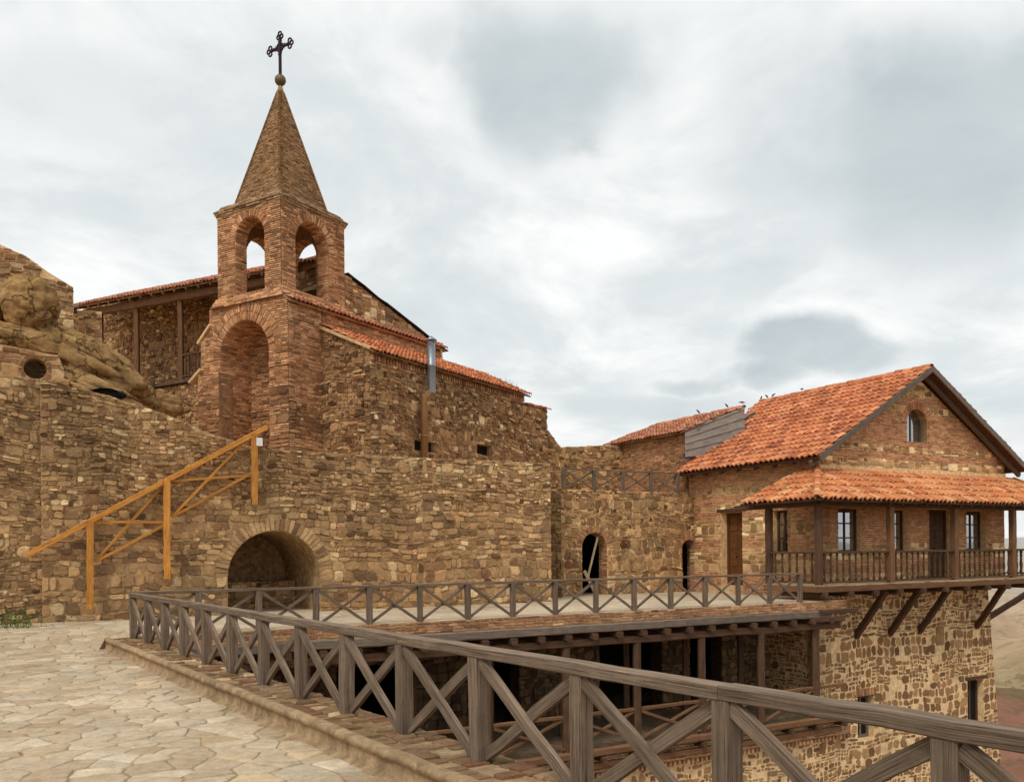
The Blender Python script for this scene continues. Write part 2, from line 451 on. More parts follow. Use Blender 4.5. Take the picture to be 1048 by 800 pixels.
def stone_mat(name, stones, bricks, pale, dirt=.6, lo=.55, brickmode=False):
    t = NT(name); T = t.tint()
    n = len(stones); cs = t.ramp(T[0], [(i/(n-1)*.999, c) for i, c in enumerate(stones)])
    n = len(bricks); cb = t.ramp(T[0], [(i/(n-1)*.999, c) for i, c in enumerate(bricks)])
    c = t.mix(T[2], cs, pale); c = t.mix(T[1], c, cb)
    p = t.pos(); mot = t.noise(p, 3.5, 6, .65)
    c = t.mix(t.ramp(mot, [(.5, G3(0)), (.72, G3(.45))]), c, srgb(150, 128, 92))
    fr = t.math('FRACT', t.math('MULTIPLY', T[0], 7.31)); c = t.mix(t.math('SUBTRACT', .85, t.math('MULTIPLY', T[1], .40)), c, t.ramp(fr, [(0, G3(.66)), (.2, G3(.87)), (.6, G3(1.02)), (.999, G3(1.18))]), 'MULTIPLY')
    ph = t.noise(p, .22, 4, .55, .6); c = t.mix(t.ramp(ph, [(.45, G3(0)), (.60, G3(.5))]), c, t.mix(1.0, c, R(236, 212, 186), 'MULTIPLY'))
    c = grade(t, c, dirt, .45, lo)
    nz = t.noise(p, 14, 8, .75); nz2 = t.noise(p, 60, 4, .7)
    b = t.bump(nz, 1.0, .05); b = t.bump(nz2, .6, .014, b)
    return t.done(c, .93, b, .12)
def mortar_mat(name, c0, c1, dirt=.6, lo=.55):
    t = NT(name); p = t.pos(); f = t.noise(p, 6, 8, .7)
    c = t.ramp(f, [(.35, c0), (.65, c1)]); c = grade(t, c, dirt, .45, lo)
    b = t.bump(t.noise(p, 30, 8, .75), .9, .02)
    return t.done(c, .95, b, .1)
R = srgb
M_ = {}
brk = [R(112, 80, 56), R(150, 108, 76), R(170, 128, 92), R(134, 96, 68), R(184, 148, 110), R(142, 100, 70), R(124, 98, 72)]
M_['w1'] = stone_mat('retaining_stone', [R(92, 66, 46), R(166, 134, 92), R(134, 106, 70), R(186, 156, 112), R(116, 84, 56), R(156, 126, 86), R(104, 82, 60), R(172, 140, 96), R(144, 114, 78)], brk, R(190, 170, 130), .7, .5)
M_['w1m'] = mortar_mat('retaining_mortar', R(110, 88, 60), R(172, 146, 106))
M_['ch'] = stone_mat('church_stone', [R(96, 66, 44), R(160, 124, 82), R(124, 94, 64), R(180, 148, 104), R(110, 80, 54), R(150, 118, 80), R(92, 70, 50)], brk, R(205, 188, 152), .6, .55)
M_['chm'] = mortar_mat('church_mortar', R(116, 92, 66), R(186, 156, 120))
M_['tw'] = stone_mat('tower_brick', [R(120, 84, 56), R(166, 126, 84), R(106, 76, 54), R(150, 112, 76)], [R(146, 106, 74), R(190, 142, 100), R(214, 172, 128), R(170, 124, 86), R(204, 164, 122), R(160, 112, 78), R(130, 98, 70)], R(190, 160, 120), .45, .6)
M_['twm'] = mortar_mat('tower_mortar', R(104, 76, 52), R(146, 112, 80), .4)
M_['sp'] = stone_mat('spire_tile', [R(120, 96, 66), R(150, 122, 86)], [R(120, 98, 72), R(158, 134, 102), R(142, 116, 86), R(174, 150, 116), R(108, 84, 62)], R(180, 160, 120), .45, .6)
M_['spm'] = mortar_mat('spire_mortar', R(88, 66, 46), R(120, 94, 64), .4)
M_['ho'] = stone_mat('house_stone', [R(150, 118, 78), R(184, 154, 108), R(134, 104, 70), R(196, 170, 126), R(120, 92, 62), R(168, 140, 98)], [R(158, 106, 76), R(182, 130, 96), R(132, 90, 64), R(170, 118, 84), R(194, 150, 114)], R(226, 208, 166), .5, .6)
M_['hom'] = mortar_mat('house_mortar', R(170, 138, 96), R(206, 178, 132), .4)
M_['lo'] = stone_mat('lower_stone', [R(122, 92, 62), R(150, 118, 80), R(104, 78, 54), R(138, 106, 70), R(164, 132, 88)], brk, R(150, 124, 84), .35, .7)
M_['lom'] = mortar_mat('lower_mortar', R(176, 152, 112), R(206, 182, 142), .5, .6)
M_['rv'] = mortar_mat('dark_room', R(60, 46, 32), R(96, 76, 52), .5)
M_['conc'] = mortar_mat('concrete', R(150, 128, 94), R(184, 160, 120), .5, .6)
def wood_mat(name, cols, rough=.85, grain=1.0, streak=.5):
    t = NT(name); uv = t.uv(); T = t.tint()
    g = t.noise(t.mapping(uv, (2.2, 130*grain, 1)), 1.0, 8, .7, .3); g2 = t.noise(t.mapping(uv, (.9, 26*grain, 1)), 1.0, 6, .65, .5)
    n = len(cols); c = t.ramp(t.math('ADD', t.math('MULTIPLY', g, .6), t.math('MULTIPLY', g2, .4)), [(.3+.4*i/(n-1), c) for i, c in enumerate(cols)])
    c = t.mix(.7, c, t.ramp(T[0], [(0, G3(.78)), (1, G3(1.18))]), 'MULTIPLY')
    c = t.mix(streak, c, t.ramp(t.noise(t.pos(), 5, 6, .7), [(.3, G3(.6)), (.55, G3(1)), (.75, G3(1.25))]), 'MULTIPLY')
    cr = t.ramp(g, [(.38, G3(0)), (.46, G3(1))])
    c = t.mix(t.math('MULTIPLY', t.math('SUBTRACT', 1, cr), .6), c, (.01, .008, .006, 1))
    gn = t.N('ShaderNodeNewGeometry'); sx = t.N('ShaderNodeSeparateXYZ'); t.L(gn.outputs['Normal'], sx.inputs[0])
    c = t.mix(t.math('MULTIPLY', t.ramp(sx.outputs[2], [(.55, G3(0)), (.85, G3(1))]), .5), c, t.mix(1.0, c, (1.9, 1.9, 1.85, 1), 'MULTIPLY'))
    b = t.bump(g, .7, .012); b = t.bump(t.noise(t.pos(), 30, 5, .7), .25, .006, b)
    return t.done(c, rough, b, .2)
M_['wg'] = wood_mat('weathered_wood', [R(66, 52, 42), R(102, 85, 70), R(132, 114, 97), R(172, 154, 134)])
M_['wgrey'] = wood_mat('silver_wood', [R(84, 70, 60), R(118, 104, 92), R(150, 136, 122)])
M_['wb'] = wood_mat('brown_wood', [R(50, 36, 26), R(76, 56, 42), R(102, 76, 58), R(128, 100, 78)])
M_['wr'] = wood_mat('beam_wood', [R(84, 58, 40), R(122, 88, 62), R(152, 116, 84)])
M_['wo'] = wood_mat('orange_wood', [R(158, 98, 38), R(196, 132, 58), R(226, 168, 92)], .65, .8, .6)
M_['wl'] = wood_mat('pale_wood', [R(140, 118, 92), R(176, 152, 122), R(196, 176, 148)])
M_['door'] = wood_mat('door_wood', [R(70, 42, 24), R(106, 66, 36), R(130, 88, 52)], .6)
M_['dark'] = wood_mat('dark_wood', [R(34, 26, 20), R(52, 40, 30), R(66, 52, 40)])
def tile_mat(name, cols, dirt=.5, lich=.3):
    t = NT(name); T = t.tint(); p = t.pos(); n = len(cols)
    c = t.ramp(T[0], [(i/(n-1)*.999, c) for i, c in enumerate(cols)])
    c = t.mix(.5, c, t.ramp(T[1], [(0, G3(.62)), (.2, G3(.92)), (1, G3(1.15))]), 'MULTIPLY')
    c = t.mix(t.ramp(t.noise(p, 7, 8, .75), [(.54, G3(0)), (.72, G3(lich))]), c, R(96, 72, 56))
    c = t.mix(dirt, c, t.ramp(t.noise(p, 1.2, 5, .6), [(.3, G3(.62)), (.55, G3(1)), (.75, G3(1.15))]), 'MULTIPLY')
    c = t.mix(.5, c, t.ramp(t.noise(p, 40, 5, .7), [(.3, G3(.75)), (.7, G3(1.2))]), 'MULTIPLY')
    return t.done(c, .85, t.bump(t.noise(p, 40, 6, .7), .4, .008), .2)
M_['t1'] = tile_mat('orange_tile', [R(204, 126, 82), R(216, 140, 94), R(184, 108, 72), R(224, 154, 110), R(196, 118, 80), R(150, 88, 62), R(210, 134, 90)])
M_['t2'] = tile_mat('pale_orange_tile', [R(214, 140, 92), R(204, 124, 78), R(224, 160, 110), R(192, 112, 70), R(214, 144, 96), R(228, 174, 126), R(182, 102, 66)])
M_['t3'] = tile_mat('old_tile', [R(182, 116, 84), R(202, 138, 104), R(164, 102, 76), R(212, 156, 122), R(146, 98, 76)], .5, .5)
def metal(name, col, rough=.4):
    t = NT(name); p = t.pos(); c = t.mix(.6, col, t.ramp(t.noise(p, 6, 6, .7), [(.3, G3(.65)), (.7, G3(1.15))]), 'MULTIPLY')
    return t.done(c, t.ramp(t.noise(p, 12, 4), [(.3, G3(rough)), (.7, G3(rough+.25))]), t.bump(t.noise(p, 25, 4), .15, .005), .5, .85)
M_['zinc'] = metal('zinc', R(150, 160, 168), .35)
M_['iron'] = metal('iron', R(70, 50, 60), .6)
M_['ball'] = metal('bronze', R(120, 106, 84), .5)
def glass_mat():
    t = NT('window_glass'); m = t.done((.03, .035, .04, 1), .04, None, .5)
    g = t.N('ShaderNodeBsdfGlossy'); g.inputs['Roughness'].default_value = .03; g.inputs['Color'].default_value = (.8, .83, .86, 1)
    x = t.N('ShaderNodeMixShader'); x.inputs[0].default_value = .45; t.L(t.b.outputs[0], x.inputs[1]); t.L(g.outputs[0], x.inputs[2])
    t.L(x.outputs[0], t.n['Material Output'].inputs[0]); return m
M_['glass'] = glass_mat()
def flat(name, col, rough=.8):
    t = NT(name); c = t.mix(.5, col, t.ramp(t.noise(t.pos(), 20, 5), [(.3, G3(.8)), (.7, G3(1.15))]), 'MULTIPLY'); return t.done(c, rough)
M_['paper'] = flat('paper', R(225, 225, 222)); M_['bird'] = flat('bird_feather', R(30, 28, 30), .6)
M_['dblack'] = flat('shade_black', (.012, .010, .008, 1), 1)  # near-black paints the darkness inside openings, behind panes and in the cave
def flag_mat():
    t = NT('flagstone'); T = t.tint(); p = t.pos()
    c = t.ramp(T[0], [(0, R(190, 172, 144)), (.2, R(206, 192, 168)), (.4, R(178, 158, 130)), (.6, R(214, 200, 174)), (.8, R(188, 176, 154)), (.999, R(204, 180, 144))])
    c = t.mix(T[1], t.mix(.0, c, c), R(150, 126, 92))
    c = t.mix(t.ramp(t.noise(p, .9, 8, .7), [(.46, G3(0)), (.66, G3(.55))]), c, R(158, 136, 106)); c = grade(t, c, .6, .35, .66, (1.07, 1.01, .93, 1))
    b = t.bump(t.noise(p, 7, 8, .7), .6, .03); b = t.bump(t.noise(p, 50, 5, .7), .3, .005, b)
    return t.done(c, .8, b, .25)
M_['flag'] = flag_mat()
M_['joint'] = mortar_mat('paving_joint', R(118, 102, 78), R(158, 140, 110))
def rock_mat():
    t = NT('sandstone_rock'); p = t.pos()
    st = t.noise(t.mapping(p, (.8, .8, 2.2)), 1.6, 9, .7, .4)
    c = t.ramp(st, [(.3, R(106, 80, 50)), (.46, R(156, 124, 78)), (.58, R(178, 146, 96)), (.75, R(134, 106, 70))])
    c = t.mix(t.ramp(t.noise(p, 2.2, 8, .75, .3), [(.50, G3(0)), (.66, G3(.6))]), c, R(98, 80, 58))
    v = t.N('ShaderNodeTexVoronoi'); v.feature = 'DISTANCE_TO_EDGE'; v.inputs['Scale'].default_value = .9
    wv = t.N('ShaderNodeMix'); wv.data_type = 'VECTOR'; wv.inputs[0].default_value = .22
    nn2 = t.N('ShaderNodeTexNoise'); nn2.inputs['Scale'].default_value = 2.4; nn2.inputs['Detail'].default_value = 7; t.L(p, nn2.inputs['Vector'])
    ad = t.N('ShaderNodeVectorMath'); ad.operation = 'ADD'; t.L(p, ad.inputs[0]); t.L(nn2.outputs['Color'], ad.inputs[1]); t.L(ad.outputs[0], v.inputs['Vector'])
    crk = t.ramp(v.outputs['Distance'], [(0, G3(0)), (.035, G3(1))])
    c = t.mix(1.0, c, t.ramp(crk, [(0, G3(.35)), (1, G3(1))]), 'MULTIPLY')
    c = grade(t, c, .6, .9, .55, (1.22, 1.10, .92, 1))
    b = t.bump(crk, .8, .05); b = t.bump(st, .8, .10, b); b = t.bump(t.noise(p, 9, 9, .8), 1.0, .06, b)
    return t.done(c, .95, b, .1)
M_['rock'] = rock_mat()
def leaf_mat():
    t = NT('leaf'); T = t.tint(); c = t.ramp(T[0], [(0, R(58, 84, 34)), (.5, R(92, 120, 52)), (.999, R(134, 150, 80))]); m = t.done(c, .6); return m
M_['leaf'] = leaf_mat()
def land_mat():
    t = NT('land'); p = t.pos()
    s = t.N('ShaderNodeSeparateXYZ'); t.L(p, s.inputs[0])
    d = t.N('ShaderNodeVectorMath'); d.operation = 'LENGTH'; t.L(p, d.inputs[0]); dist = d.outputs['Value']
    wob = t.math('MULTIPLY', t.math('SUBTRACT', t.noise(t.mapping(p, (.004, .004, .004)), 1.0, 6, .6), .5), 260)
    dd = t.math('DIVIDE', t.math('ADD', dist, wob), 1200, True)
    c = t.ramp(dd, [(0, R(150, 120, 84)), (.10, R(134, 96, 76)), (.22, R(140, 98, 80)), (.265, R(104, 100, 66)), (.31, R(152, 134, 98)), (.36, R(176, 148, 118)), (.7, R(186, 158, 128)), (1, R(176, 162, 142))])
    f = t.noise(t.mapping(p, (.02, .02, .02)), 1.0, 10, .7); c = t.mix(.6, c, t.ramp(f, [(.35, G3(.5)), (.5, G3(1)), (.65, G3(1.25))]), 'MULTIPLY')
    f = t.noise(t.mapping(p, (.003, .012, .01)), 1.0, 8, .7, .5); c = t.mix(.5, c, t.ramp(f, [(.35, G3(.8)), (.6, G3(1.08))]), 'MULTIPLY')
    sc_ = t.noise(t.mapping(p, (.09, .09, .09)), 1.0, 8, .8); c = t.mix(t.ramp(sc_, [(.53, G3(0)), (.60, G3(.55))]), c, R(84, 76, 50)); far = t.math('DIVIDE', dist, 9000, True); c = t.mix(t.math('MULTIPLY', far, .7), c, R(180, 186, 190))  # last mix paints distance haze into the land colour
    return t.done(c, 1.0, t.bump(f, .8, 6.0), 0)
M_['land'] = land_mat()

# ================================================================== SETTING
# ---- land to the horizon
mb = MB(); rs = [0, 20, 45, 70, 100, 130]+[150*1.05**k for k in range(38)]+[1000, 1200, 1500, 2000, 2700, 3600, 5000, 6500, 8000, 10000, 14000, 20000, 30000]; nA = 420
from mathutils import noise as LN
def landz(r, a):
    x, y = r*math.cos(a), r*math.sin(a)
    z = -9 - 38*min(1, max(0, (r-45)/150))**.8
    if 120 < r < 1500: k = min(1, (r-120)/120)*min(1, (1500-r)/500); z += k*(26*LN.fractal(Vector((x*.006, y*.006, .3)), 1, 2.1, 6)+7*abs(LN.noise(Vector((x*.02, y*.02, 5)))))
    if 1500 < r < 20000:
        k = max(0, 1-abs(r-9000)/5200); z += k*(150+55*math.sin(a*9)+38*math.sin(a*23+1)+22*math.sin(a*51))
    return z
vs = []; fs = []
for r in rs:
    for k in range(nA): a = 2*PI*k/nA; vs.append((r*math.cos(a), r*math.sin(a), landz(r, a)))
for i in range(len(rs)-1):
    for k in range(nA): j = (k+1) % nA; fs.append((i*nA+k, i*nA+j, (i+1)*nA+j, (i+1)*nA+k))
mb.add(vs, fs, 0, (.5, 0, 0), None, True)
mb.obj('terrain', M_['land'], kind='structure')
# ---- paving
def sstep(x, a, b):
    t = min(1, max(0, (x-a)/(b-a))); return t*t*(3-2*t)
def ab(p): q = Vector((p[0], p[1], 0))-A.o; return q.dot(A.x), q.dot(A.y)
def pave_z(x, y):
    a, b = ab((x, y)); return .235*sstep(b, .1, 2.6)
KERB = .45
def near_y(x, y): return (Vector((x, y, 0))-N.o).dot(N.y)
def inside(x, y):
    a, b = ab((x, y))
    if near_y(x, y) > -KERB+.05 and b < 0.05: return False
    if b > 4.9: return False
    return True
mb = MB(); st = .5; nx, ny = 64, 56; X0, Y0 = -24.0, -3.0; vs = []; fs = []
for j in range(ny+1):
    for i in range(nx+1):
        x, y = X0+i*st, Y0+j*st; vs.append((x, y, pave_z(x, y)))
for j in range(ny):
    for i in range(nx):
        x, y = X0+(i+.5)*st, Y0+(j+.5)*st; a, b = ab((x, y))
        if near_y(x, y) < .25 or (b > .25 and b < 9):
            if b < 4.9 and a < 12: fs.append((j*(nx+1)+i, j*(nx+1)+i+1, (j+1)*(nx+1)+i+1, (j+1)*(nx+1)+i))
mb.add(vs, fs, 0)
# irregular flags: voronoi polygons of a stretched jittered grid
gx, gy = .40, .235; pts = {}
th = .25; ct, stn = math.cos(th), math.sin(th)
for i in range(-75, 75):
    for j in range(-90, 90):
        u, v = (i+.5*(j % 2)+random.uniform(-.49, .49))*gx, (j+random.uniform(-.49, .49))*gy
        pts[(i, j)] = (u*ct-v*stn-6, u*stn+v*ct+10)
def clip_poly(poly, m, n):
    out = []; k = len(poly)
    for i in range(k):
        p, q = poly[i], poly[(i+1) % k]
        dp = (p[0]-m[0])*n[0]+(p[1]-m[1])*n[1]; dq = (q[0]-m[0])*n[0]+(q[1]-m[1])*n[1]
        if dp <= 0: out.append(p)
        if (dp < 0 < dq) or (dq < 0 < dp):
            t = dp/(dp-dq); out.append((p[0]+(q[0]-p[0])*t, p[1]+(q[1]-p[1])*t))
    return out
for (i, j), p in pts.items():
    if not (4.5 < p[1] < 27 and -18 < p[0] < 6) or abs(p[0]) > p[1]*.62+1.2 or not inside(*p): continue
    a_, b_ = ab(p)
    if a_ > 12.5: continue
    poly = [(p[0]-1, p[1]-1), (p[0]+1, p[1]-1), (p[0]+1, p[1]+1), (p[0]-1, p[1]+1)]
    for di in range(-3, 4):
        for dj in range(-3, 4):
            q = pts.get((i+di, j+dj))
            if (di or dj) and q:
                poly = clip_poly(poly, ((p[0]+q[0])/2, (p[1]+q[1])/2), (q[0]-p[0], q[1]-p[1]))
                if len(poly) < 3: break
        if len(poly) < 3: break
    if len(poly) < 3: continue
    if b_ < .3:
        m = N.w(0, -KERB-.02); poly = clip_poly(poly, (m[0], m[1]), (N.y[0], N.y[1]))
        if len(poly) < 3: continue
    c = (sum(q[0] for q in poly)/len(poly), sum(q[1] for q in poly)/len(poly))
    # cut corners once and subdivide so the outline is irregular
    P2 = []; k = len(poly)
    for q in range(k):
        a, b = poly[q], poly[(q+1) % k]; l = math.hypot(a[0]-b[0], a[1]-b[1])
        cc = random.uniform(.04, .13)
        P2.append((a[0]+(b[0]-a[0])*cc, a[1]+(b[1]-a[1])*cc))
        if l > .10: P2.append(((a[0]+b[0])/2+random.gauss(0, .009), (a[1]+b[1])/2+random.gauss(0, .009)))
        P2.append((a[0]+(b[0]-a[0])*(1-cc), a[1]+(b[1]-a[1])*(1-cc)))
    R_ = math.sqrt(gx*gy)/2; n = len(P2); hz = random.uniform(.004, .020); tx, ty = random.gauss(0, .012), random.gauss(0, .012)
    V = []
    for (s, dz) in ((1-.005/R_, -.01), (1-.009/R_, .7), (1-.024/R_, 1.0), (.5, 1.02)):
        for q in P2:
            x, y = c[0]+(q[0]-c[0])*s, c[1]+(q[1]-c[1])*s
            V.append((x, y, pave_z(x, y)+(dz*hz if dz > 0 else -.01)+(tx*(x-c[0])+ty*(y-c[1]) if dz > 0 else 0)))
    V.append((c[0], c[1], pave_z(*c)+hz*1.04))
    F = []
    for r in range(3):
        for q in range(n): F.append((r*n+q, r*n+(q+1) % n, (r+1)*n+(q+1) % n, (r+1)*n+q))
    for q in range(n): F.append((3*n+q, 3*n+(q+1) % n, 4*n))
    edge = random.random()**2*.55
    mb.add(V, F, 1, (random.random(), edge, 0), None, True)
mb.obj('paving', [M_['joint'], M_['flag']], kind='structure')
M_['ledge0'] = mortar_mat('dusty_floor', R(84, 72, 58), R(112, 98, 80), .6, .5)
# ---- ground on top of the big wall
mb = MB(); vs = []; fs = []; na, nb = 40, 30
for j in range(nb+1):
    for i in range(na+1):
        a, b = -16+i*.78, 5.25+j*.8
        z = 4.25+(2.6*sstep(-a, -1.0, 5)*sstep(b, 5.2, 9))+random.gauss(0, .03)
        vs.append(A.w(a, b, z))
for j in range(nb):
    for i in range(na):
        a, b = -16+(i+.5)*.78, 5.25+(j+.5)*.8
        if a > 11.2: continue
        fs.append((j*(na+1)+i, j*(na+1)+i+1, (j+1)*(na+1)+i+1, (j+1)*(na+1)+i))
mb.add(vs, fs, 0, (.5, 0, 0), None, True)
mb.obj('hillside', M_['conc'], kind='structure')

# ================================================================== BIG RETAINING WALL
WB = 4.75
tw_ = thing('retaining_wall', 'tall rubble stone retaining wall with a deep round arched niche below the church', 'wall', A.w(4, WB, 0))
prof = [A.onb(px, py, WB) for px, py in ((41, 391), (100, 402), (150, 417), (180, 428), (210, 442), (262, 458), (300, 461), (420, 468), (500, 471), (563, 474))]
Mw = A.face('F', 0, WB)
n0 = A.onb(233, 590, WB)[0]; n1 = A.onb(328, 590, WB)[0]; nt = A.onb(280, 543, WB)[1]
niche = Op(n0, n1, .0, nt, ring=.33, brick=False, vw=.12)
mb = MB(); wall(mb, Mw, prof, -.3, [niche], .5, 'rubble'); mb.flush()
# right end return, lower plinth boulders
mb.obj('wall', [M_['w1m'], M_['w1']], tw_)
mb = MB(); recess(mb, Mw, niche, 3.6, .5); 
Mb = A.face('F', 0, WB+3.58)
wall(mb, Mb, [(n0, .75), (n1, .75)], .1, (), style='rubble', backing=False)
box(mb, Mw, n0+.02, n1-.02, 2.4, 3.5, .2, .98, 0)
wall(mb, A.face('F', 0, WB+2.36), [(n0+.02, .98), (n1-.02, .98)], .1, (), style='rubble', backing=False)
mb.flush(); mb.obj('niche', [M_['w1m'], M_['w1']], tw_)
# left return wall, coming towards the camera
pr = A.w(prof[0][0]+.15, WB+.12)
Lf = Fr(pr.x-.80*2.6, pr.y-.60*2.6, .80, .60)
tl_ = thing('side_wall', 'shadowed rubble stone wall at the far left edge with a green weed at its foot', 'wall', Lf.w(1.2, 0, 0))
mb = MB(); wall(mb, Lf.face('F', 0, 0), [(-3, 6.2), (0, 5.95), (1.4, 5.72), (2.62, 5.6)], -.3, (), .5, 'rubble'); mb.obj('wall', [M_['w1m'], M_['w1']], tl_)

# ================================================================== CHURCH / TOWER
tt = thing('bell_tower', 'slender brick bell tower with four open arches, pyramid spire and iron cross', 'bell tower', Cf.w(1.3, 1.3, 4.3))
Bw = 2.56
ZL, ZC = 9.13, 11.55
# belfry
mb = MB()
for kind, a, b in (('F', 0, 0), ('L', 0, Bw), ('R', Bw, 0), ('B', Bw, Bw)):
    M = Cf.face(kind, a, b)
    if kind in 'FB': o = Op(.54, 1.87, ZL+.02, 11.22, ring=.24, vw=.052)
    else: o = Op(.74, 1.92, ZL+.02, 11.26, ring=.24, vw=.065)
    wall(mb, M, [(0, ZC), (Bw, ZC)], ZL-.05, [o], .42, 'brick', pale=0, bh=.058)
    reveal(mb, M, o, .42)
mb.flush(smooth=False); mb.obj('belfry', [M_['twm'], M_['tw']], tt)
# cornices: corbelled brick courses
def courses(mb, fr, x0, x1, y0, y1, z, n, step, bh=.06, out=True):
    for k in range(n):
        e = step*(k if out else n-1-k)
        c = [(x0-e, y0-e), (x1+e, y0-e), (x1+e, y1+e), (x0-e, y1+e)]
        box(mb, fr.face('F', 0, 0), x0-e+.02, x1+e-.02, y0-e+.02, y1+e-.02, z+k*bh+.004, z+(k+1)*bh-.004, 0)
        for (kd, a, b, L) in (('F', x0-e, y0-e, x1-x0+2*e), ('L', x0-e, y1+e, y1-y0+2*e), ('R', x1+e, y0-e, y1-y0+2*e), ('B', x1+e, y1+e, x1-x0+2*e)):
            M = fr.face(kd, a, b); x = random.uniform(-.2, 0)
            while x < L:
                w = random.uniform(.2, .3); xa, xb = max(0, x), min(L, x+w); x += w
                if xb-xa < .04: continue
                q = random.uniform(-.012, .012)
                mb.cell((M @ Vector((xa, -q, z+k*bh)), M @ Vector((xb, -q, z+k*bh)), M @ Vector((xb, -q, z+(k+1)*bh)), M @ Vector((xa, -q, z+(k+1)*bh))), random.uniform(.008, .03), (random.random(), 1, 0), .1, .010, .03)
                # tread
                d = .09
                mb.cell((M @ Vector((xa, 0, z+(k+1)*bh)), M @ Vector((xb, 0, z+(k+1)*bh)), M @ Vector((xb, d, z+(k+1)*bh)), M @ Vector((xa, d, z+(k+1)*bh))), .004, (random.random(), 1, 0), .1, .010, .03)
mb = MB(); courses(mb, Cf, 0, Bw, 0, Bw, ZC-.12, 4, .028, .055); courses(mb, Cf, .0, Bw, .0, Bw, ZC+.10, 3, -.03, .05, True); mb.flush(smooth=False)
mb.obj('cornice', [M_['twm'], M_['sp']], tt)
# spire
ap = Vector(Cf.w(Bw/2, Bw/2, 15.60)); zb = ZC+.24; ins = .32
def spire_face(mb, p, q):
    p, q = Vector(p), Vector(q); x = (q-p); W = x.length; x.normalize(); mid = (p+q)/2; z = (ap-mid); H = z.length; z.normalize(); into = z.cross(x)
    M = m4(p, x, into, z)
    mb.add([p, q, ap], [(0, 1, 2)], 0)
    bh = .044; k = 0
    while k*bh < H-.25:
        za = k*bh; fa = 1-za/H; zt = za+bh; x0 = W/2*(1-fa)+.01; x1 = W-x0; xx = x0+random.uniform(-.1, 0)
        while xx < x1:
            w = random.uniform(.14, .22); xa, xb = max(x0, xx), min(x1, xx+w); xx += w
            if xb-xa < .03: continue
            mb.cell((M @ Vector((xa, .012, za)), M @ Vector((xb, .012, za)), M @ Vector((xb, .004, zt)), M @ Vector((xa, .004, zt))), random.uniform(.016, .034), (random.random(), 1, 0), .12, .010, .04)
        k += 1
mb = MB(); cs = [Cf.w(ins, ins, zb), Cf.w(Bw-ins, ins, zb), Cf.w(Bw-ins, Bw-ins, zb), Cf.w(ins, Bw-ins, zb)]
for i in range(4): spire_face(mb, cs[i], cs[(i+1) % 4])
mb.flush(smooth=False)
for i in range(4):    # arris tiles
    p, q = Vector(cs[i]), ap; n = 66
    for k in range(n-4):
        c = p.lerp(q, (k+.5)/n); d = (q-p).normalized(); out = (c-Cf.w(Bw/2, Bw/2, c.z)).normalized(); s = d.cross(out).normalized()
        mb.cell((c+s*.06-d*.03-out*.0, c+out*.03-d*.03, c+out*.02+d*.03, c+s*.06+d*.03), .012, (random.random(), 1, 0), .1, .004, .03)
        mb.cell((c+out*.03-d*.03, c-s*.06-d*.03, c-s*.06+d*.03, c+out*.02+d*.03), .012, (random.random(), 1, 0), .1, .004, .03)
mb.flush(smooth=False); mb.obj('spire', [M_['spm'], M_['sp']], tt)
mb = MB(); tp = Vector(Cf.w(Bw/2, Bw/2, 0)); lathe(mb, (tp.x, tp.y, 0), [(.19, 14.90), (.10, 15.38), (.035, 15.60)], 12, 0, smooth=True)
mb.obj('spire_cap', M_['sp'], tt)
mb = MB(); lathe(mb, (tp.x, tp.y, 15.71), [(.165*math.sin(PI*k/10)+.001, -.165*math.cos(PI*k/10)) for k in range(11)], 20)
ball = mb.obj('ball', M_['ball'], tt)
cr = MB(); ax = Cf.y; bz = 15.84; zt_ = 17.14
def c3(s, z): return Vector((tp.x, tp.y, 0))+ax*s+Vector((0, 0, z))
beam(cr, c3(0, bz), c3(0, zt_-.15), .075, .075, Cf.x, jit=0)
zc = 16.68
for s in (-1, 1): beam(cr, c3(s*.10, zc), c3(s*.38, zc), .07, .07, jit=0)
def torus(mb, c, R0, r, n=20, m=8, a0=0, a1=2*PI):
    vs = []; fs = []
    for i in range(n+1):
        t = a0+(a1-a0)*i/n; rad = ax*math.cos(t)+Vector((0, 0, 1))*math.sin(t)
        for k in range(m):
            q = 2*PI*k/m; vs.append(c+rad*(R0+r*math.cos(q))+Cf.x*(r*math.sin(q)))
    for i in range(n):
        for k in range(m): fs.append((i*m+k, i*m+(k+1) % m, (i+1)*m+(k+1) % m, (i+1)*m+k))
    mb.add(vs, fs, 0, (.5, .5, 0), None, True)
torus(cr, c3(0, zc), .12, .03)
for s in (-1, 1):
    for (dx, dz) in ((.47, 0), (.40, .085), (.40, -.085)): torus(cr, c3(s*dx, zc+dz), .062, .024)
for (dx, dz) in ((0, .06), (.06, -.03), (-.06, -.03)): torus(cr, c3(dx, zt_-.12+dz), .062, .024)
for k in range(8):
    t = PI/8+k*PI/4; beam(cr, c3(.13*math.cos(t), zc+.13*math.sin(t)), c3(.22*math.cos(t), zc+.22*math.sin(t)), .014, .014, Cf.x, jit=0)
cr.obj('cross', M_['iron'], tt)
# ledge courses between belfry and lower stage
mb = MB(); courses(mb, Cf, -.02, Bw+.02, -.02, 2.62, ZL-.30, 5, .03, .06, False); mb.flush(smooth=False); mb.obj('ledge', [M_['twm'], M_['tw']], tt)
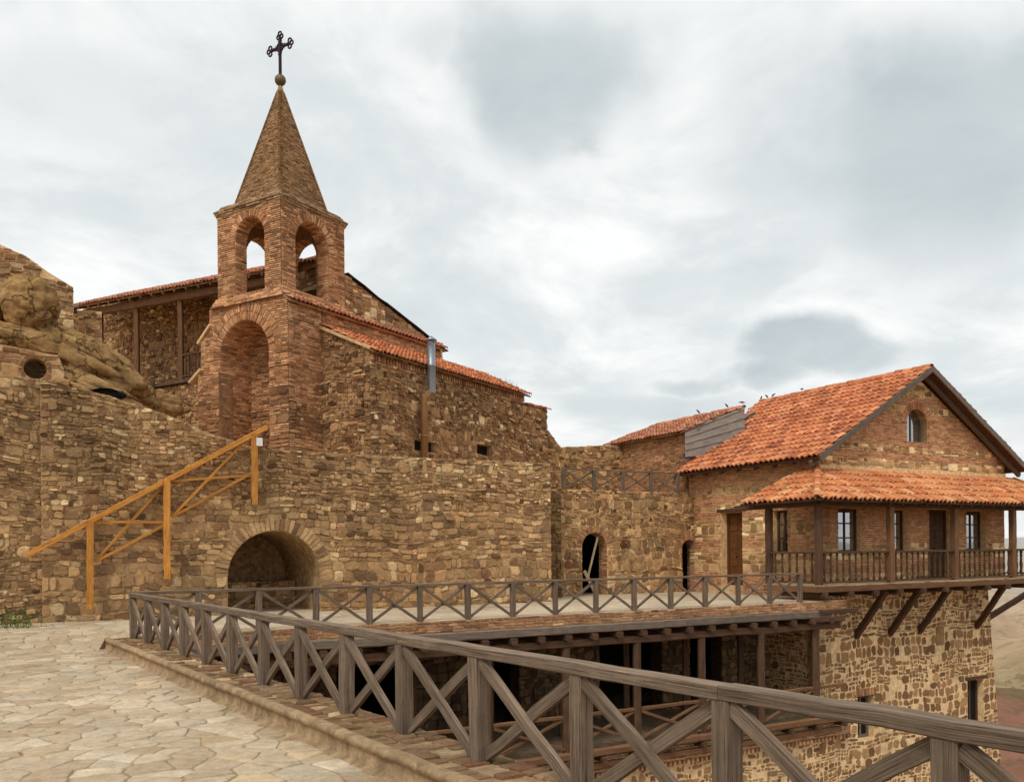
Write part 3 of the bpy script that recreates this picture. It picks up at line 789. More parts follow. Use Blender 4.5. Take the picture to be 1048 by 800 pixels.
# lower stage (front wall with tall niche, right flank)
LY0, LY1 = -.27, 2.9
mb = MB(); ML = Cf.face('L', -.03, LY1)
W_ = LY1-LY0; nich = Op(LY1-2.46, LY1-.47, 4.4, 8.37, ring=.50, vw=.052)
wall(mb, ML, [(0, ZL-.28), (W_, ZL-.28)], 3.9, [nich], .5, 'trans', pale=.02, bh=.06); reveal(mb, ML, nich, 1.15)
MF = Cf.face('F', -.03, LY0); wall(mb, MF, [(0, 8.72), (1.30, 8.72)], 3.9, (), .5, 'trans', pale=.02, bh=.06)
MR_ = Cf.face('B', 1.3, LY1); wall(mb, MR_, [(0, ZL-.28), (1.3, ZL-.28)], 3.9, (), .4, 'trans', bh=.06)
mb.flush(smooth=False); mb.obj('tower_base', [M_['twm'], M_['tw']], tt)
mb = MB(); recess(mb, ML, nich, 1.17, .5); wall(mb, Cf.face('L', -.03+1.15, LY1), [(.4, 8.3), (2.5, 8.3)], 4.2, (), style='trans', backing=False, pale=0, left=lambda z: nich.x0+.0 if z < nich.zs else nich.xc-math.sqrt(max(0, nich.r**2-(z-nich.zs)**2)), right=lambda z: nich.x1 if z < nich.zs else nich.xc+math.sqrt(max(0, nich.r**2-(z-nich.zs)**2)))
mb.flush(smooth=False); mb.obj('niche', [M_['twm'], M_['tw']], tt)
mb = MB()       # buttress on the left, sloping shoulder
wall(mb, Cf.face('L', -.03, 3.28), [(0, 8.0), (.4, 8.35)], 3.9, (), 1.2, 'trans', bh=.06, pale=0); mb.flush(smooth=False)
wall(mb, Cf.face('L', -.10, 3.34), [(0, 7.0), (.9, 7.0)], 3.9, (), .5, 'trans', bh=.06, pale=0); mb.flush(smooth=False)
plate(mb, [Cf.w(-.1, 3.40, 7.98), Cf.w(-.1, 2.85, 8.46), Cf.w(1.2, 2.85, 8.46), Cf.w(1.2, 3.40, 7.98)], .07, 1, (.8, 0, 1))
plate(mb, [Cf.w(-.16, 3.72, 6.86), Cf.w(-.16, 3.2, 7.2), Cf.w(1.2, 3.2, 7.2), Cf.w(1.2, 3.72, 6.86)], .07, 1, (.8, 0, 1))
mb.obj('buttress', [M_['twm'], M_['tw']], tt)
mb = MB()       # projecting string course
for (kd, a, b, xa0, L) in (('L', -.06, LY1, 0, nich.x0-.02), ('L', -.06, LY1, nich.x1+.02, LY1-LY0+.03), ('F', -.06, LY0-.03, 0, 1.33)):
    M = Cf.face(kd, a, b); mb = MB(); box(mb, M, xa0, L, .0, .08, 6.92, 7.06, 0, (.4, 1, 0))
    for k in range(2):
        x = xa0
        while x < L-.01:
            xb = min(L, x+random.uniform(.2, .28))
            box(mb, M, x+.004, xb-.004, -.02-.02*k+random.uniform(-.01, .01), .07, 6.93+k*.065, 6.985+k*.065, 0, (random.random(), 1, 0)); x = xb
    mb.obj('string_course', M_['tw'], tt)

# ---- church body
tc = thing('church', 'long stone church with tiled lean to roof, right of the bell tower', 'church', Cf.w(6, -1, 4.2))
Z8 = 8.22; AY = -2.06; AC = 1.27
c_end = 9.55; c_far = 11.35
mb = MB()
wx = [Cf.onb(px, py, AY) for px, py in ((424, 449), (448, 464), (488, 453.5), (504, 468))]
o1 = Op(wx[0][0], wx[1][0]-.05, wx[1][1], wx[0][1], 'rect', ring=.0, jamb=.12); o2 = Op(wx[2][0], wx[3][0], wx[3][1], wx[2][1], 'rect', ring=.0, jamb=.10)
MA_ = Cf.face('F', 0, AY); eav = 7.33
wall(mb, MA_, [(AC, eav), (c_end, eav)], 3.8, [o1, o2], .45, 'rubble', pale=.05)
wall(mb, Cf.face('F', 0, AY+.04), [(c_end, 7.03), (c_far, 7.03)], 3.8, (), .45, 'rubble', pale=.05)
ME = Cf.face('L', AC, 0)
wall(mb, ME, [(.2, Z8-.05), (-AY, eav)], 3.8, (), .4, 'rubble', pale=.02)
mb.flush(); mb.obj('aisle_wall', [M_['chm'], M_['ch']], tc)
mb = MB()
wall(mb, Cf.face('F', 0, 0), [(2.6, 10.1), (7.55, 8.78)], 8.0, (), .45, 'mixed2', pale=.12)
mb.flush(); mb.obj('nave_wall', [M_['chm'], M_['ch']], tc)
mb = MB(); wall(mb, Cf.face('F', 0, -.27), [(1.3, 8.72), (7.0, 8.72)], 8.0, (), .25, 'brick', pale=0); mb.obj('upper_band', [M_['twm'], M_['tw']], tc)
# verge stones on the raking wall
mb = MB()
p0, p1 = Vector(Cf.w(2.6, .12, 10.14)), Vector(Cf.w(7.75, .12, 8.77))
beam(mb, p0, p1, .46, .035, seg=14, jit=.008); 
mb.obj('verge', M_['dark'], tc)
# aisle roof: slope from (d=-.22,z=Z8+.05) to eave d=AY-.28
mb = MB(); sl = (Z8-eav)/(-.27-AY)
def az(d): return eav+.06+(d-AY)*sl
e0 = AY-.24; U = Cf.x; V = (Vector(Cf.w(0, -.25, az(-.25)))-Vector(Cf.w(0, e0, az(e0)))); LL = V.length
Wr = c_end+.15-(AC-.12)
plate(mb, [Cf.w(AC-.12, e0, az(e0)-.01), Cf.w(c_end+.15, e0, az(e0)-.01), Cf.w(c_end+.15, -.25, az(-.25)-.01), Cf.w(AC-.12, -.25, az(-.25)-.01)], .05, 1)
tiles(mb, Cf.w(AC-.12, e0, az(e0)), U, V, Wr, LL, None, .17, .30, .05)
mb.obj('aisle_roof', [M_['t1'], M_['wr']], tc)
mb = MB()
V2 = Vector((0, 0, 1))*.26+Cf.y*.42
tiles(mb, Cf.w(-.08, -.44, 8.68), U, V2, 7.3, V2.length, None, .17, .28, .045)
plate(mb, [Cf.w(-.08, -.43, 8.67), Cf.w(7.2, -.43, 8.67), Cf.w(7.2, 0, 8.93), Cf.w(-.08, 0, 8.93)], .06, 1)
mb.obj('tile_coping', [M_['t3'], M_['twm']], tc)
mb = MB(); tiles(mb, Cf.w(c_end+.16, AY-.08, 6.99), U, Vector((0, 0, 1))*.12+Cf.y*.45, c_far-c_end-.10, .5, None, .17, .5, .03)
mb.obj('low_roof', M_['t3'], tc)
mb = MB()   # brick dentil cornice under the aisle eave
for r, (zz, ex) in enumerate(((eav-.11, .05), (eav-.05, .09), (eav-.34, .03))):
    x = AC
    while x < c_end: 
        w = random.uniform(.18, .26); box(mb, Cf.face('F', 0, AY), x+.008, min(c_end, x+w)-.008, -ex-random.uniform(0, .02), .08, zz, zz+.052, 0, (random.random(), 1, 0)); x += w
x = AC
while x < c_end:
    box(mb, Cf.face('F', 0, AY), x, x+.07, -.07-random.uniform(0, .02), .08, eav-.27, eav-.13, 0, (random.random(), 1, 0)); x += .13
for zz, ex, a0 in ((0, .05, 0), (.06, .09, 0)):
    pass
mb.obj('brick_cornice', M_['ch'], tc)
mb = MB(); P0, P1 = Cf.w(AC-.05, -.25, Z8-.02), Cf.w(AC-.05, AY-.1, eav+.02); beam(mb, P0, P1, .16, .09, tint=(.8, 0, 0)); mb.obj('end_coping', M_['conc'], tc)
def window(parent, M, x0, x1, z0, z1, y, nx=2, nz=2, fm='wb', fw=.06, gm='glass', name='window'):
    mb = MB()
    def b(xa, xb, za, zb_, d=.05): box(mb, M, xa, xb, y, y+d, za, zb_, 0, (random.random(), .5, 0))
    b(x0, x0+fw, z0, z1); b(x1-fw, x1, z0, z1); b(x0+fw, x1-fw, z0, z0+fw); b(x0+fw, x1-fw, z1-fw, z1)
    for i in range(1, nx): xm = x0+(x1-x0)*i/nx; b(xm-fw*.35, xm+fw*.35, z0+fw, z1-fw, .04)
    for i in range(1, nz): zm = z0+(z1-z0)*i/nz; box(mb, M, x0+fw, x1-fw, y+.004, y+.036, zm-fw*.3, zm+fw*.3, 0)
    w = mb.obj(name, M_[fm], parent)
    mb = MB(); mb.add([M @ Vector(p) for p in ((x0+.01, y+.03, z0+.01), (x1-.01, y+.03, z0+.01), (x1-.01, y+.03, z1-.01), (x0+.01, y+.03, z1-.01))], [(0, 1, 2, 3)])
    mb.obj('pane', M_[gm], w); return w
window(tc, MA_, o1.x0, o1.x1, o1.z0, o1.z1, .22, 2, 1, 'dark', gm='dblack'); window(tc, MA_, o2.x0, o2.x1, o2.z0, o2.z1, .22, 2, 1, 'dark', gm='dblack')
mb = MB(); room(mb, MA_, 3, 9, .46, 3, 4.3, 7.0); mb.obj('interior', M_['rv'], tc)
# ---- stove pipe
tp_ = thing('stove_pipe', 'tall zinc stove pipe with conical cap rising against the church aisle wall', 'stove pipe', at(437, 464, 24.5))
a1, zt = Cf.onb(441, 347, AY-.35); a2, zm = Cf.onb(441, 402, AY-.35); a3, zl = Cf.onb(434, 466, AY-.18)
pt = Cf.w(a1, AY-.36, 0); pl_ = Cf.w(a3, AY-.20, 0)
mb = MB(); lathe(mb, (pt.x, pt.y, 0), [(.115, zm-.02), (.12, zm), (.12, (zm+zt)/2-.01), (.126, (zm+zt)/2), (.126, (zm+zt)/2+.03), (.118, (zm+zt)/2+.04), (.118, zt-.10), (.10, zt-.10)], 20); mb.obj('upper_pipe', M_['zinc'], tp_)
mb = MB(); lathe(mb, (pt.x, pt.y, 0), [(.17, zt-.04), (.175, zt-.03), (.02, zt+.09)], 20); 
for k in range(3):
    q = 2*PI*k/3; beam(mb, (pt.x+.11*math.cos(q), pt.y+.11*math.sin(q), zt-.14), (pt.x+.11*math.cos(q), pt.y+.11*math.sin(q), zt-.03), .012, .012, jit=0)
mb.obj('pipe_cap', M_['zinc'], tp_)
mb = MB(); lathe(mb, (pl_.x, pl_.y, 0), [(.11, zl-.6), (.11, zm-.12), (.11, zm-.05)], 20); lathe(mb, (pl_.x, pl_.y, 0), [(.125, zl+.55), (.125, zl+.6)], 20)
beam(mb, (pl_.x, pl_.y, zm-.14), (pt.x, pt.y, zm+.06), .2, .17, jit=0); mb.obj('lower_pipe', [metal('rusted_zinc', R(166, 128, 88), .6)], tp_)

# ---- gallery building behind the tower
tg = thing('gallery_building', 'timber posted gallery building with long tiled eave left of the bell tower', 'building', Cf.w(4, 8, 7))
cu = 3.15; e80 = Cf.ona(82, 309, cu-.45); e27 = Cf.ona(270, 273, cu-.45)
zu = e80[1]*.25+e27[1]*.75-.10; dL = e80[0]+.9; kz = (e80[1]-e27[1])/(e80[0]-e27[0]); zl = lambda d: e27[1]-.14+kz*(d-e27[0])
mb = MB()
def zslope(c): return zu+(c-(cu-.45))*.44
UU = -Cf.y; VV = Cf.x*1.0+Vector((0, 0, .44)); Lr = 2.9
Wg = dL-.35
UU = -Cf.y-Vector((0, 0, kz))
plate(mb, [Cf.w(cu-.45, dL, zl(dL)), Cf.w(cu-.45, .9, zl(.9)), Cf.w(cu+2.2, 5.6, zl(5.6)+2.65*.44), Cf.w(cu+2.2, dL, zl(dL)+2.65*.44)], .05, 1)
tiles(mb, Cf.w(cu-.45, dL, zl(dL)+.01), UU, VV, Wg, 2.95, lambda u, v: u < Wg-.5-v*1.8, .18, .31, .055)
hp = Cf.w(cu+2.2, 5.6, zl(5.6)+2.65*.44)
mb.add([Cf.w(2.7, .1, 9.9), Cf.w(7.5, .1, 8.6), Cf.w(7.5, 5, 8.6), Cf.w(2.7, 5, 9.9)], [(0, 1, 2, 3)], 1)
ridge(mb, Cf.w(cu+2.2, dL, zl(dL)+2.65*.44), hp)
mb.obj('roof', [M_['t3'], M_['wr']], tg)
mb = MB()
wall(mb, Cf.face('L', cu, 3.4), [(-.4, zu+.15), (2.3, zu+.15)], 8, (), .4, 'mixed2', pale=.3)
zf = Cf.ona(190, 388, cu)[1]
wall(mb, Cf.face('L', cu+1.9, dL+2.5), [(0, zl(dL+2.5)+1.0), (dL-1.9, zl(4.4)+.98)], zf-.2, (), .4, 'rubble')
wall(mb, Cf.face('L', cu+.1, dL+2), [(0, zf-.15), (dL+.5, zf-.15)], 3.8, (), .4, 'rubble')
wall(mb, Cf.face('R', cu+1.9, 3.2), [(-1.8, 1)], 3.8, (), .4, 'rubble') if False else None
mb.flush(); mb.obj('wall', [M_['chm'], M_['ch']], tg)
mb = MB(); beam(mb, Cf.w(cu-.05, dL-.2, zl(dL)-.20), Cf.w(cu-.05, 2.6, zl(2.6)-.20), .22, .26, jit=.006); 
x = dL-.1
while x > 2.5: beam(mb, Cf.w(cu-.42, x, zl(x)-.07), Cf.w(cu+.5, x, zl(x)+.31), .09, .10); x -= .62
mb.obj('eave_beam', M_['wr'], tg)
mb = MB(); plate(mb, [Cf.w(cu-.1, dL, zf), Cf.w(cu-.1, 2.9, zf), Cf.w(cu+1.9, 2.9, zf), Cf.w(cu+1.9, dL, zf)], .12); mb.obj('gallery_floor', M_['wb'], tg)
for px in (103, 140, 185):
    d = Cf.ona(px, 340, cu-.02)[0]; mb = MB(); beam(mb, Cf.w(cu-.02, d, zf-.02), Cf.w(cu-.02, d, zl(d)-.31), .17, .17); mb.obj('post', M_['wr'], tg)
dA = Cf.ona(187, 360, cu-.02)[0]; dB = 3.0
mb = MB(); beam(mb, Cf.w(cu-.02, dA, zf+.85), Cf.w(cu-.02, dB, zf+.85), .08, .07); beam(mb, Cf.w(cu-.02, dA, zf+.1), Cf.w(cu-.02, dB, zf+.1), .07, .06)
x = dB
while x < dA: beam(mb, Cf.w(cu-.02, x, zf+.1), Cf.w(cu-.02, x, zf+.83), .045, .045); x += .17
mb.obj('gallery_rail', M_['wb'], tg)

# ================================================================== LEFT: walls and rocks
tlw = thing('ruined_wall', 'pale stone wall with raking broken top behind the sandstone boulder', 'wall', A.w(-4, 9.5, 6))
mb = MB(); pf = [A.onb(px, py, 9.5) for px, py in ((-60, 212), (0, 250), (28, 263), (50, 279), (75, 294))]
wall(mb, A.face('F', 0, 9.5), pf, 6.2, (), .5, 'mixed2', pale=.15)
pf2 = [A.onb(px, py, 10.4) for px, py in ((60, 316), (104, 319))]
wall(mb, A.face('F', 0, 10.4), pf2, 6.2, (), .4, 'rubble', pale=.1)
mb.flush(); mb.obj('wall', [M_['hom'], M_['w1']], tlw)
trw = thing('round_window_wall', 'low stone wall with a small round brick framed hole under the boulder', 'wall', A.w(-3, 6.2, 6))
pf = [A.onb(px, py, 6.2) for px, py in ((-40, 349), (5, 353), (60, 364), (66, 380))]
rc = A.onb(36, 377, 6.2); mb = MB()
wall(mb, A.face('F', 0, 6.2), pf, 5.2, [Op(rc[0]-.25, rc[0]+.25, rc[1]-.25, rc[1]+.25, 'circle', ring=.10, vw=.05)], .4, 'mixed2', pale=.1)
room(mb, A.face('F', 0, 6.2), rc[0]-.5, rc[0]+.5, .41, 1.2, rc[1]-.5, rc[1]+.5, 0)
mb.flush(); mb.obj('wall', [M_['w1m'], M_['w1']], trw)
from mathutils import noise as MN
def rock(name, label, c, rad, rot, seed, amp=.22, sub=5, mat='rock', box_=.6, dent=None):
    import bmesh
    bm = bmesh.new(); bmesh.ops.create_icosphere(bm, subdivisions=sub, radius=1)
    Rm = Matrix.Rotation(rot, 3, 'Y') @ Matrix.Rotation(.4, 3, 'Z')
    for v in bm.verts:
        p = v.co.normalized(); q = Vector([math.copysign(abs(t)**box_, t) for t in p]); q = q*(1/max(.001, q.length))*(p.length)
        p = p.lerp(q, .6)
        cn = MN.cell_vector(p*1.7+Vector((seed, 0, 0))) ; f = 1+amp*MN.fractal(p*1.5+Vector((seed, seed, 0)), .8, 2.2, 8)+amp*.6*MN.noise(p*.8+Vector((seed*3, 0, 0)))+.045*(abs(MN.noise(p*3.1+Vector((seed, 2, 1))))-.3)-.05*max(0, .12-abs(MN.noise(p*1.4+Vector((seed, 7, 3)))))/.12
        s = abs(MN.noise(Vector((p.x*.8+seed, p.y*.8, p.z*3.2)))); f -= .10*max(0, .18-s)/.18
        v.co = p*f
        if dent:
            for (dc, dr, dd) in dent:
                k = (v.co-Vector(dc)).length/dr
                if k < 1: v.co += Vector((0, 1, 0))*dd*(1-k*k)
        v.co = Rm @ Vector((v.co.x*rad[0], v.co.y*rad[1], v.co.z*rad[2]))
    me = bpy.data.meshes.new(name); bm.to_mesh(me); bm.free(); me.materials.append(M_[mat])
    for p in me.polygons: p.use_smooth = True
    o = bpy.data.objects.new(name, me); COL.objects.link(o); o.location = c
    return setp(o, label, 'rock')
rock('boulder', 'big rounded sandstone boulder perched above the round hole wall', at(30, 311, 22.3), (.66, .7, .80), -.25, 3.1, .16)
rock('boulder', 'dark sandstone boulder cut off by the left edge of the photo', at(-14, 322, 22.4), (.56, .6, .8), .2, 8.1, .2)
rock('boulder', 'low blocky boulder wedged between the perched boulder and the round hole wall', at(14, 346, 22.1), (.75, .6, .40), .1, 5.3, .2)
rock('rock_outcrop', 'long sloping sandstone outcrop running down towards the bell tower', at(86, 371, 22.8), (1.75, .95, .68), .50, 11.7, .16)
rock('rock_outcrop', 'lower sandstone ledge with a dark cave mouth under the sloping outcrop', at(96, 402, 22.0), (1.25, .7, .42), .42, 6.2, .16)
rock('rock_outcrop', 'small sandstone shoulder under the gallery beside the tower buttress', at(152, 412, 24.2), (.85, .7, .5), .3, 9.4, .2)
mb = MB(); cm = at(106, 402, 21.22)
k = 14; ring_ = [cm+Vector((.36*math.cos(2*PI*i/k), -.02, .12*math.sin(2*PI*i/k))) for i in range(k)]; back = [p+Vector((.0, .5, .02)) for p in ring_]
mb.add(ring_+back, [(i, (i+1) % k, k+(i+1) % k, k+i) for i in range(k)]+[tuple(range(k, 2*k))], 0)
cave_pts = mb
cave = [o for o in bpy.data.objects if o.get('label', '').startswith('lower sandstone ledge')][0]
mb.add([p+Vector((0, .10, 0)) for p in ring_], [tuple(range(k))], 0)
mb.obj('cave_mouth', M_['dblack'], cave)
# weed
mb = MB(); random.seed(21)
for k in range(420):
    a = random.random()*2*PI; r = abs(random.gauss(0, .30)); c = Vector((-10.7+random.gauss(0, .45), 18.5+random.gauss(0, .15), .12))
    h = random.uniform(.05, .65)*(1-min(1, r)*.4); c.z += h*.8
    d = Vector((math.cos(a), math.sin(a), random.uniform(.1, .9))).normalized()*random.uniform(.05, .12); s = d.cross(Vector((0, 0, 1))).normalized()*.018
    mb.add([c, c+d*.5+s, c+d, c+d*.5-s], [(0, 1, 2, 3)], 0, (random.random(), 0, 0))
for k in range(40):
    c = Vector((-10.7+random.gauss(0, .35), 18.5+random.gauss(0, .15), .12)); beam(mb, c, c+Vector((random.gauss(0, .08), random.gauss(0, .08), random.uniform(.2, .5))), .008, .008, jit=0, seg=1, tint=(.3, 0, 0))
mb.obj('weed', M_['leaf'], None, (0, 0, 0), label='green leafy weed growing at the foot of the far left wall', cat='plant')

mb = MB(); tp0 = Vector(Cf.w(c_end-.3, AY+.1, 7.45))
for k in range(46):
    q = tp0+Cf.x*random.gauss(-.6, .5)+Cf.y*random.uniform(0, .4)+Vector((0, 0, .05)); q.z = 7.42+.49*max(0, (q-Cf.o).dot(Cf.y)-AY)
    dd = Vector((random.gauss(0, .12), random.gauss(0, .12), random.uniform(.12, .34))); sd_ = dd.cross(Vector((.3, 1, 0))).normalized()*.008
    mb.add([q-sd_, q+sd_, q+dd], [(0, 1, 2)], 0, (random.random(), 0, 0))
mb.obj('grass_tuft', M_['leaf'], None, (0, 0, 0), label='thin dry grass growing on the far end of the church roof', cat='grass', kind='stuff')
# ---- orange stair rail on the wall
to = thing('stair_rail', 'orange timber stair rail with cross braces fixed against the retaining wall', 'railing', A.w(0, WB-.2, 0))
ob = WB-.22
def onw(px, py, b=ob): a, z = A.onb(px, py, b); return A.w(a, b, z)
def opart(name, p, q, w, h, off=0):
    mb = MB(); P, Q = Vector(p)-A.y*off, Vector(q)-A.y*off; beam(mb, P, Q, w, h, up=A.y, jit=.002, ch=.06); return mb.obj(name, M_['wo'], to)
opart('handrail', onw(27, 568), onw(273, 437), .12, .12)
for (px, y0, y1) in ((92, 533, 623), (170.5, 490, 592), (260, 444, 516)):
    opart('post', onw(px, y1), onw(px, y0), .15, .10, .05)
for (x0, y0, x1, y1) in ((97, 575, 165, 499), (97, 575, 172, 535), (97, 534, 168, 534), (176, 529, 252, 450), (176, 529, 256, 485), (176, 492, 256, 486)):
    opart('brace', onw(x0, y0), onw(x1, y1), .06, .05, -.04)
for (px, ys) in ((92, (559, 601)), (170.5, (556, 586)), (260, (473, 513))):
    for y in ys:
        mb = MB(); p = Vector(onw(px, y)); beam(mb, p-A.x*.09-A.y*.06, p+A.x*.09-A.y*.06, .14, .03, up=A.y, jit=0); mb.obj('bracket', M_['iron'], to)
mb = MB(); p = Vector(onw(264.5, 452.5, ob-.0)); M = m4(p, A.x, A.y, Vector((0, 0, 1))); box(mb, M, -.075, .075, -.12, -.11, -.10, .10)
mb.obj('notice', M_['paper'], None, (0, 0, 0), label='small blank white notice sheet pinned beside the top post of the orange rail', cat='notice')

# ================================================================== TERRACE
TL = 19.1
te = thing('terrace', 'raised stone paved terrace on timber posts with brick edge over a dark undercroft', 'terrace', A.w(9, 0, -3.2))
mb = MB(); plate(mb, [A.w(0.0, .02, .246), A.w(TL, .02, .246), A.w(TL, 9, .246), A.w(0, 9, .246)], .14, 0, (.15, .1, 0)); fl = mb.obj('floor', M_['flag'], te)
mb = MB()   # brick band under the rail: four courses
wall(mb, A.face('F', 0, 0), [(0.2, .235), (TL, .235)], -.02, (), .3, 'brick', pale=0, bh=.0675); mb.flush()
wall(mb, A.face('R', TL, 0), [(0, .25), (.3, .25)], -.02, (), .1, 'brick', pale=0, bh=.0675)
mb.flush(); mb.obj('brick_edge', [M_['chm'], M_['ch']], te)
mb = MB()
x = .1
while x < TL-.8:
    L = random.uniform(2.8, 4.2); beam(mb, A.w(x, .02, -.12), A.w(min(TL-.7, x+L), .02, -.12), .26, .20, jit=.004); x += L+.004
mb.obj('edge_beam', M_['wgrey'], te)
for i in range(26):
    x = .6+i*.74
    if x > TL-.1: break
    mb = MB(); beam(mb, A.w(x, -.16, -.31), A.w(x, 4.2, -.31), .16, .15); mb.obj('joist', M_['wb'], te)
mb = MB(); beam(mb, A.w(.2, .12, -.47), A.w(TL-.2, .12, -.47), .20, .18, jit=.006); mb.obj('bearer', M_['wb'], te)
mb = MB(); beam(mb, A.w(17.9, -.10, -.02-.04), A.w(19.5, -.02, -.02-.04), .16, .13); beam(mb, A.w(17.6, -.05, -.28), A.w(18.9, -.05, -.28), .18, .14); mb.obj('beam_end', M_['wb'], te)
for i in range(9):
    t = 17.94-2.1*i
    if t < .5: break
    mb = MB(); beam(mb, A.w(t, .12, -3.1), A.w(t, .12, -.56), .19, .19); mb.obj('post', M_['wb'], te)
    if i not in (0,):
        mb = MB(); beam(mb, A.w(t+1.05, 2.0, -3.1), A.w(t+1.05, 2.0, -.56), .16, .16); mb.obj('inner_post', M_['wb'], te)
# undercroft
mb = MB()
ops = [Op(*q, 'rect') for q in ((16.3, 17.6, -3.1, -.95), (12.9, 15.2, -3.1, -.75), (8.6, 10.2, -3.1, -1.0), (5.0, 6.8, -3.1, -1.0))]
wall(mb, A.face('F', 0, 3.6), [(.2, -.3), (19.4, -.3)], -3.5, ops, .5, 'rubble')
mb.flush(); mb.obj('undercroft_wall', [mortar_mat('shaded_mortar', R(58, 46, 34), R(84, 68, 50)), stone_mat('shaded_stone', [R(84, 66, 48), R(114, 92, 66), R(70, 56, 42), R(128, 102, 72)], brk, R(90, 76, 58), .6)], te)  # shade under the terrace is put into these darker stone and mortar colours
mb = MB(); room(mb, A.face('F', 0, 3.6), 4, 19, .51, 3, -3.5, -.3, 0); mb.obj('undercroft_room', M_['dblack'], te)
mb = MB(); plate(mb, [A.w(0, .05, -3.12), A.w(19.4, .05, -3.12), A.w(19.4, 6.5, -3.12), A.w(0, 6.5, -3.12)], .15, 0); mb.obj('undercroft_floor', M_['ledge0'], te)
mb = MB(); beam(mb, A.w(.2, -.02, -3.13), A.w(TL+.3, -.02, -3.13), .2, .16, jit=.006); beam(mb, A.w(.2, .10, -3.48), A.w(TL-.2, .10, -3.48), .16, .14, jit=.006); mb.obj('floor_beam', M_['wr'], te)
mb = MB()
wall(mb, A.face('F', 0, .22), [(.2, -3.2), (TL+.4, -3.2)], -3.72, (), .2, 'brick', pale=0)
x = .2
while x < TL+.3: box(mb, A.face('F', 0, .22), x, x+.08, -.10, .05, -3.80, -3.70, 1, (random.random(), 1, 0)); x += .15
wall(mb, A.face('F', 0, .30), [(.2, -3.80), (TL+.4, -3.80)], -9.5, (), .3, 'mortar', pale=0)
mb.flush(); mb.obj('base_wall', [M_['lom'], M_['lo']], te)
for i in range(18):
    x = 1.0+i*1.05
    mb = MB(); beam(mb, A.w(x, -.18, -3.30), A.w(x, .8, -3.30), .13, .12); mb.obj('beam_stub', M_['wb'], te)
# lower rail
tlr = thing('lower_railing', 'reddish timber rail with crossed braces between the posts of the undercroft', 'railing', A.w(9, .1, -3.1))
for i in range(9):
    t1 = 17.94-2.1*i; t0 = t1-2.1
    if t0 < 0: break
    mb = MB(); beam(mb, A.w(t0+.1, .12, -2.22), A.w(t1-.1, .12, -2.22), .09, .08); mb.obj('top_rail', M_['wr'], tlr)
    mb = MB(); beam(mb, A.w(t0+.1, .12, -2.98), A.w(t1-.1, .12, -2.28), .045, .07); beam(mb, A.w(t0+.1, .07, -2.28), A.w(t1-.1, .07, -2.98), .045, .07); mb.obj('cross_brace', M_['wr'], tlr)
# end piece beyond the last post
mb = MB(); beam(mb, A.w(18.03, .12, -2.22), A.w(19.2, .12, -2.22), .09, .08); mb.obj('top_rail', M_['wr'], tlr)

# ---- X railings
def xrail(th, F, x0, n, sp, b, z0, z1, m='wg', pw=.11, ph=.0, rw=.12, rt=.06, bw=.075, bt=.04, seg=1, skip=()):
    for i in range(n+1):
        x = x0+i*sp
        w = pw*random.uniform(.93, 1.07)
        mb = MB(); beam(mb, F.w(x, b, z0-.03), F.w(x+random.gauss(0, .004), b+random.gauss(0, .004), z1-rt), w, w, up=F.y, jit=.0025, ch=.08); mb.obj('post', M_[m], th)
        if i < n:
            xa, xb = x+pw/2-.005, x+sp-pw/2+.005; za, zb_ = z0+.03, z1-rt-.03
            mb = MB(); beam(mb, F.w(xa, b-.02, zb_), F.w(xb, b-.02, za), bt, bw, up=(0, 0, 1), jit=.0025, ch=.1); mb.obj('cross_brace', M_[m], th)
            mb = MB(); beam(mb, F.w(xa, b+.022, za), F.w(xb, b+.022, zb_), bt, bw, up=(0, 0, 1), jit=.0025, ch=.1); mb.obj('cross_brace', M_[m], th)
    i = 0
    while i < n:
        k = min(seg, n-i); xa, xb = x0+i*sp, x0+(i+k)*sp
        if i == 0: xa -= pw*.55
        if i+k == n: xb += pw*.55
        mb = MB(); beam(mb, F.w(xa+.002, b+random.gauss(0, .004), z1-rt/2), F.w(xb-.002, b+random.gauss(0, .004), z1-rt/2), rw, rt, up=(0, 0, 1), jit=.003, ch=.10, seg=max(4, k*4)); mb.obj('top_rail', M_[m], th); i += k
random.seed(5)
tn = thing('wooden_railing', 'weathered grey timber railing in the foreground along the brick ledge, longest and nearest', 'railing', N.w(8, 0, .25))
xrail(tn, N, 0, 14, 1.19, 0, .215, 1.05, 'wg', .118, rw=.135, rt=.078, bw=.085, bt=.045, seg=3)
tf = thing('wooden_railing', 'weathered timber railing with crossed braces along the far brick edge of the terrace', 'railing', A.w(8, .05, .25))
xrail(tf, A, 17.3/15, 14, 17.3/15, .06, .25, 1.07, 'wg', .11, rw=.11, rt=.055, bw=.06, bt=.035, seg=3)
mb = MB(); beam(mb, A.w(.05, .06, 1.045), A.w(17.3/15, .06, 1.045), .11, .055); mb.obj('top_rail', M_['wg'], tf)
mb = MB(); beam(mb, A.w(.08, .04, 1.0), A.w(17.3/15-.05, .04, .28), .035, .06); mb.obj('cross_brace', M_['wg'], tf)
mb = MB(); beam(mb, A.w(.08, .08, .28), A.w(17.3/15-.05, .08, 1.0), .035, .06); mb.obj('cross_brace', M_['wg'], tf)
